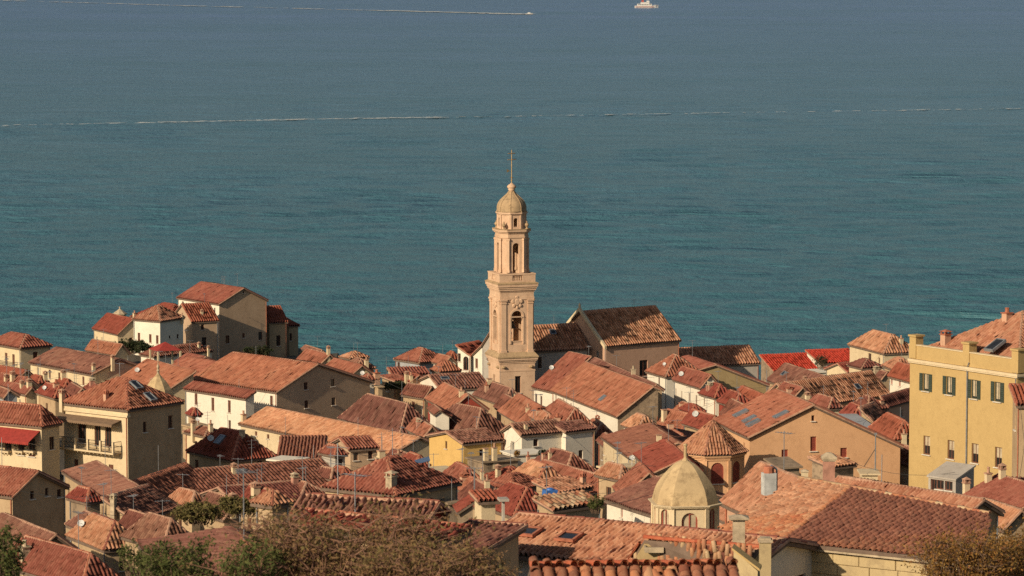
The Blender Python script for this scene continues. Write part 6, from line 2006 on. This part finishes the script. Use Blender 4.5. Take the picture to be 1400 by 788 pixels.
# ------------------------------------------------------------------ boats and foam on the sea
def ferry():
    p = on_z(884, 11, 0.0)
    root = empty('ferry', p, R(4)); tag(root, 'white passenger ferry far out on the sea', 'ferry')
    L = 28.0
    prof = [(-.5, .9), (-.3, 1), (.2, 1), (.38, .7), (.5, .06)]
    vs = []
    for (t, w) in prof:
        x = t * L
        vs += [(x, -3.2 * w * .75, -.5), (x, -3.2 * w, 2.6 + (1.0 if t > .3 else 0)), (x, 3.2 * w, 2.6 + (1.0 if t > .3 else 0)), (x, 3.2 * w * .75, -.5)]
    fs = []
    for k in range(len(prof) - 1):
        for j in range(4): fs.append((k * 4 + j, (k + 1) * 4 + j, (k + 1) * 4 + (j + 1) % 4, k * 4 + (j + 1) % 4))
    fs += [(0, 1, 2, 3), (16, 19, 18, 17)]
    mb = MB(); mb.add(vs, fs); mb.build('hull', 'boat_white', root)
    mb = MB(); mb.box(-11, 6, -2.6, 2.6, 2.6, 4.8); mb.build('cabin', 'boat_white', root)
    mb = MB(); mb.box(-7, 3, -2.2, 2.2, 4.8, 6.6); mb.box(-7.5, 3.6, -2.4, 2.4, 6.6, 6.8); mb.build('upper_deck', 'boat_white', root)
    mb = MB(); mb.box(0, 3.0, -2.0, 2.0, 6.8, 8.6); mb.build('bridge', 'boat_white', root)
    mb = MB(); mb.box(-6, -3.5, -.9, .9, 6.8, 9.3); mb.build('funnel', 'boat_red', root)
    mb = MB(); mb.bar((1, 0, 8.6), (1, 0, 12), .12); mb.bar((1, -1, 11), (1, 1, 11), .08); mb.build('mast', 'grey_metal', root)
    for k in range(8):
        mb = MB(); x = -10 + k * 2; mb.box(x, x + 1.3, -2.66, -2.6, 3.4, 4.3); mb.build('window', 'glass', root)
    mb = MB(); mb.box(-13.6, 8, -3.26, -3.22, 1.0, 1.5); mb.build('stripe', 'boat_red', root)
ferry()
def speedboat():
    p = on_z(723.5, 20, 0.0)
    root = empty('speedboat', p, R(3)); tag(root, 'small white speedboat at the head of a long wake', 'speedboat')
    mb = MB()
    vs = []
    for (x, w, z) in ((-4, 1.2, 1.0), (0, 1.3, 1.1), (2.5, .9, 1.4), (4, .05, 1.8)):
        vs += [(x, -w * .6, -.2), (x, -w, z), (x, w, z), (x, w * .6, -.2)]
    fs = [(k * 4 + j, (k + 1) * 4 + j, (k + 1) * 4 + (j + 1) % 4, k * 4 + (j + 1) % 4) for k in range(3) for j in range(4)] + [(0, 1, 2, 3), (12, 15, 14, 13)]
    mb.add(vs, fs); mb.build('hull', 'boat_white', root)
    mb = MB(); mb.box(-1.6, 1.2, -.8, .8, 1.0, 2.2); mb.build('cabin', 'boat_white', root)
    mb = MB(); mb.box(1.2, 1.3, -.7, .7, 1.3, 2.0); mb.build('windscreen', 'glass', root)
speedboat()
def foam(name, pts, n, ln, wd, spread, seed, dens):
    """patches of foam scattered along a line on the water"""
    r_ = random.Random(seed)
    W = [on_z(x, y, 0.0) for (x, y) in pts]
    L = [(b - a).length for a, b in zip(W[:-1], W[1:])]
    tot = sum(L)
    mb = MB()
    for _ in range(n):
        t = r_.random()
        if r_.random() > dens(t): continue
        s_ = t * tot; k = 0
        while k < len(L) - 1 and s_ > L[k]: s_ -= L[k]; k += 1
        d = (W[k + 1] - W[k]).normalized(); nn = Vector((-d.y, d.x, 0))
        c = W[k] + d * s_ + nn * r_.gauss(0, spread)
        l, w = ln * r_.uniform(.3, 1.6), wd * r_.uniform(.3, 1.4)
        m = 7
        vs = [c + d * (l * math.cos(6.283 * i / m) * r_.uniform(.7, 1.2)) + nn * (w * math.sin(6.283 * i / m) * r_.uniform(.6, 1.2)) + Vector((0, 0, .32 + r_.uniform(0, .1))) for i in range(m)]
        mb.add(vs, [tuple(range(m))])
    o = mb.build(name, 'foam'); tag(o, kind='stuff'); return o
tag(foam('boat_wake', [(721, 20), (545, 15.5), (300, 9.5), (0, 1)], 1500, 8, 4, 6, 1, lambda t: 1 if t < .06 else (.42 if t < .24 else .1)), 'white foam wake trailing behind the speedboat', 'wake')
tag(foam('foam_line', [(-20, 173), (180, 169), (420, 164), (700, 160), (1000, 155), (1420, 149)], 1100, 2.0, 1.1, 2.2, 2, lambda t: .7 if .13 < t < .42 else .2), 'long broken line of foam drifting across the sea', 'foam')

H('dark tin shelter in the yard below the orange gable', 285, (1064, 640), (1050, 636), (1098, 643), D=2.5, roof='sr', rise=.45, h=2, wall='stained', ch=[], ant=0, tiles=False, name='shelter', cat='shelter')
H('dark brick lean-to with ribbed roof against the orange gable', 300, (1138, 641), None, (1172, 637), D=3, roof='sr', py=627, h=3, wall='stained', tile='tan', ch=[], ant=0)
H('low cream terrace with railing between the orange gable and white cottage', 310, (1176, 648), None, (1204, 648), D=3, roof='flat', h=3, wall='cream', ch=[], ant=0, tiles=False)
def lamp_mast():
    p = at(1196.5, 652, 312); hh = at(1196.5, 593, 312).z - p.z
    root = empty('utility_pole', p); tag(root, 'grey utility pole with diagonal stay before the orange gable', 'pole')
    mb = MB(); mb.bar((0, 0, -1), (0, 0, hh), .07, 7, .05); mb.build('shaft', 'grey_metal', root)
    mb = MB(); mb.bar((0, 0, hh * .65), (-.95, 0, .9), .03, 5); mb.build('stay', 'dark_metal', root)
    mb = MB(); mb.box(-.12, .12, -.06, .06, hh - .1, hh + .05); mb.build('cap', 'grey_metal', root)
lamp_mast()

# ------------------------------------------------------------------ overhead cables, each hung from one house to its neighbour
def cables():
    rc = random.Random(42)
    hs = [h_ for h_ in HOUSES if 230 < h_.d < 520]
    for a in hs:
        if rc.random() > .5: continue
        pa = a.base + a.rv * (a.W * .1) + a.lv * (a.D * .1) + Vector((0, 0, a.h + .5))
        best = None
        for b in hs:
            if b is a: continue
            pb = b.base + b.rv * (b.W * .5) + b.lv * (b.D * .5) + Vector((0, 0, b.h + b.H + .4))
            l = (pb - pa).length
            if 5 < l < 16 and (best is None or l < best[0]): best = (l, pb)
        if not best: continue
        inv = lambda p: Vector(((p - a.base).dot(a.rv), (p - a.base).dot(a.lv), p.z - a.base.z))
        A, B = inv(pa), inv(best[1])
        mb = MB(); prev = A
        for k in range(1, 9):
            t = k / 8
            q = A.lerp(B, t) - Vector((0, 0, .9 * 4 * t * (1 - t) * best[0] / 16))
            mb.bar(prev, q, .016, 3); prev = q
        mb.build('cable', 'dark_metal', a.root)
cables()

# ------------------------------------------------------------------ ground under the town
def ground():
    B = np.array(BASES)
    anchors = []
    for x in range(-260, 261, 40):
        anchors += [(x * .1, 5, 97.0), (x * .25, 25, 92.0), (x * .4, 60, 82), (x * .5, 100, 74)]
    B = np.concatenate([B, np.array(anchors, float)])
    xs = np.arange(-200, 201, 2.5); ys = np.concatenate([np.arange(-20, 660, 2.5), np.array([665, 672, 690])])
    X, Y = np.meshgrid(xs, ys, indexing='ij')
    Z = np.zeros_like(X); Wt = np.zeros_like(X)
    for (bx, by, bz) in B:
        d2 = (X - bx) ** 2 + (Y - by) ** 2 + 9.0
        w = 1.0 / d2 ** 1.6
        Z += w * bz; Wt += w
    Z /= Wt
    # cliff: the land breaks off a few metres behind the last houses
    near = np.full(X.shape, 1e9)
    for (bx, by, bz) in np.array(BASES):
        near = np.minimum(near, np.hypot(X - bx, Y - by))
    over = np.clip((near - 7.0) / 9.0, 0, 1) * np.clip((Y - 440) / 40.0, 0, 1)
    over = np.maximum(over, np.clip((Y - 655) / 14.0, 0, 1))
    Z = Z * (1 - over) + (-5.0) * over
    Z = Z - 0.3
    Z += np.random.default_rng(3).normal(0, .12, Z.shape)
    ni, nj = Z.shape
    v = np.stack([X, Y, Z], -1).reshape(-1, 3)
    idx = np.arange(ni * nj).reshape(ni, nj)
    f = np.stack([idx[:-1, :-1], idx[1:, :-1], idx[1:, 1:], idx[:-1, 1:]], -1).reshape(-1, 4)
    me = bpy.data.meshes.new('ground')
    me.from_pydata(v.tolist(), [], f.tolist())
    m = NT('ground_stone', .95, .1)
    p = m.geo()
    n1 = m.noise(p, .5, 6, .7); n2 = m.noise(p, 5, 5, .7)
    c = m.ramp(n1, [(.3, (.10, .085, .065)), (.55, (.16, .13, .10)), (.7, (.09, .10, .05))])
    c = m.mix(m.ramp(n2, [(.35, .5), (.65, 0.)]), c, (.05, .045, .035))
    m.l(c, m.b.inputs["Base Color"]); m.bump(n2, .6, .2)
    me.materials.append(m.m)
    o = bpy.data.objects.new('ground', me)
    col.objects.link(o)
    tag(o, kind='structure')
ground()
print('tile tris', TRI_COUNT[0], 'objects', len(bpy.data.objects))
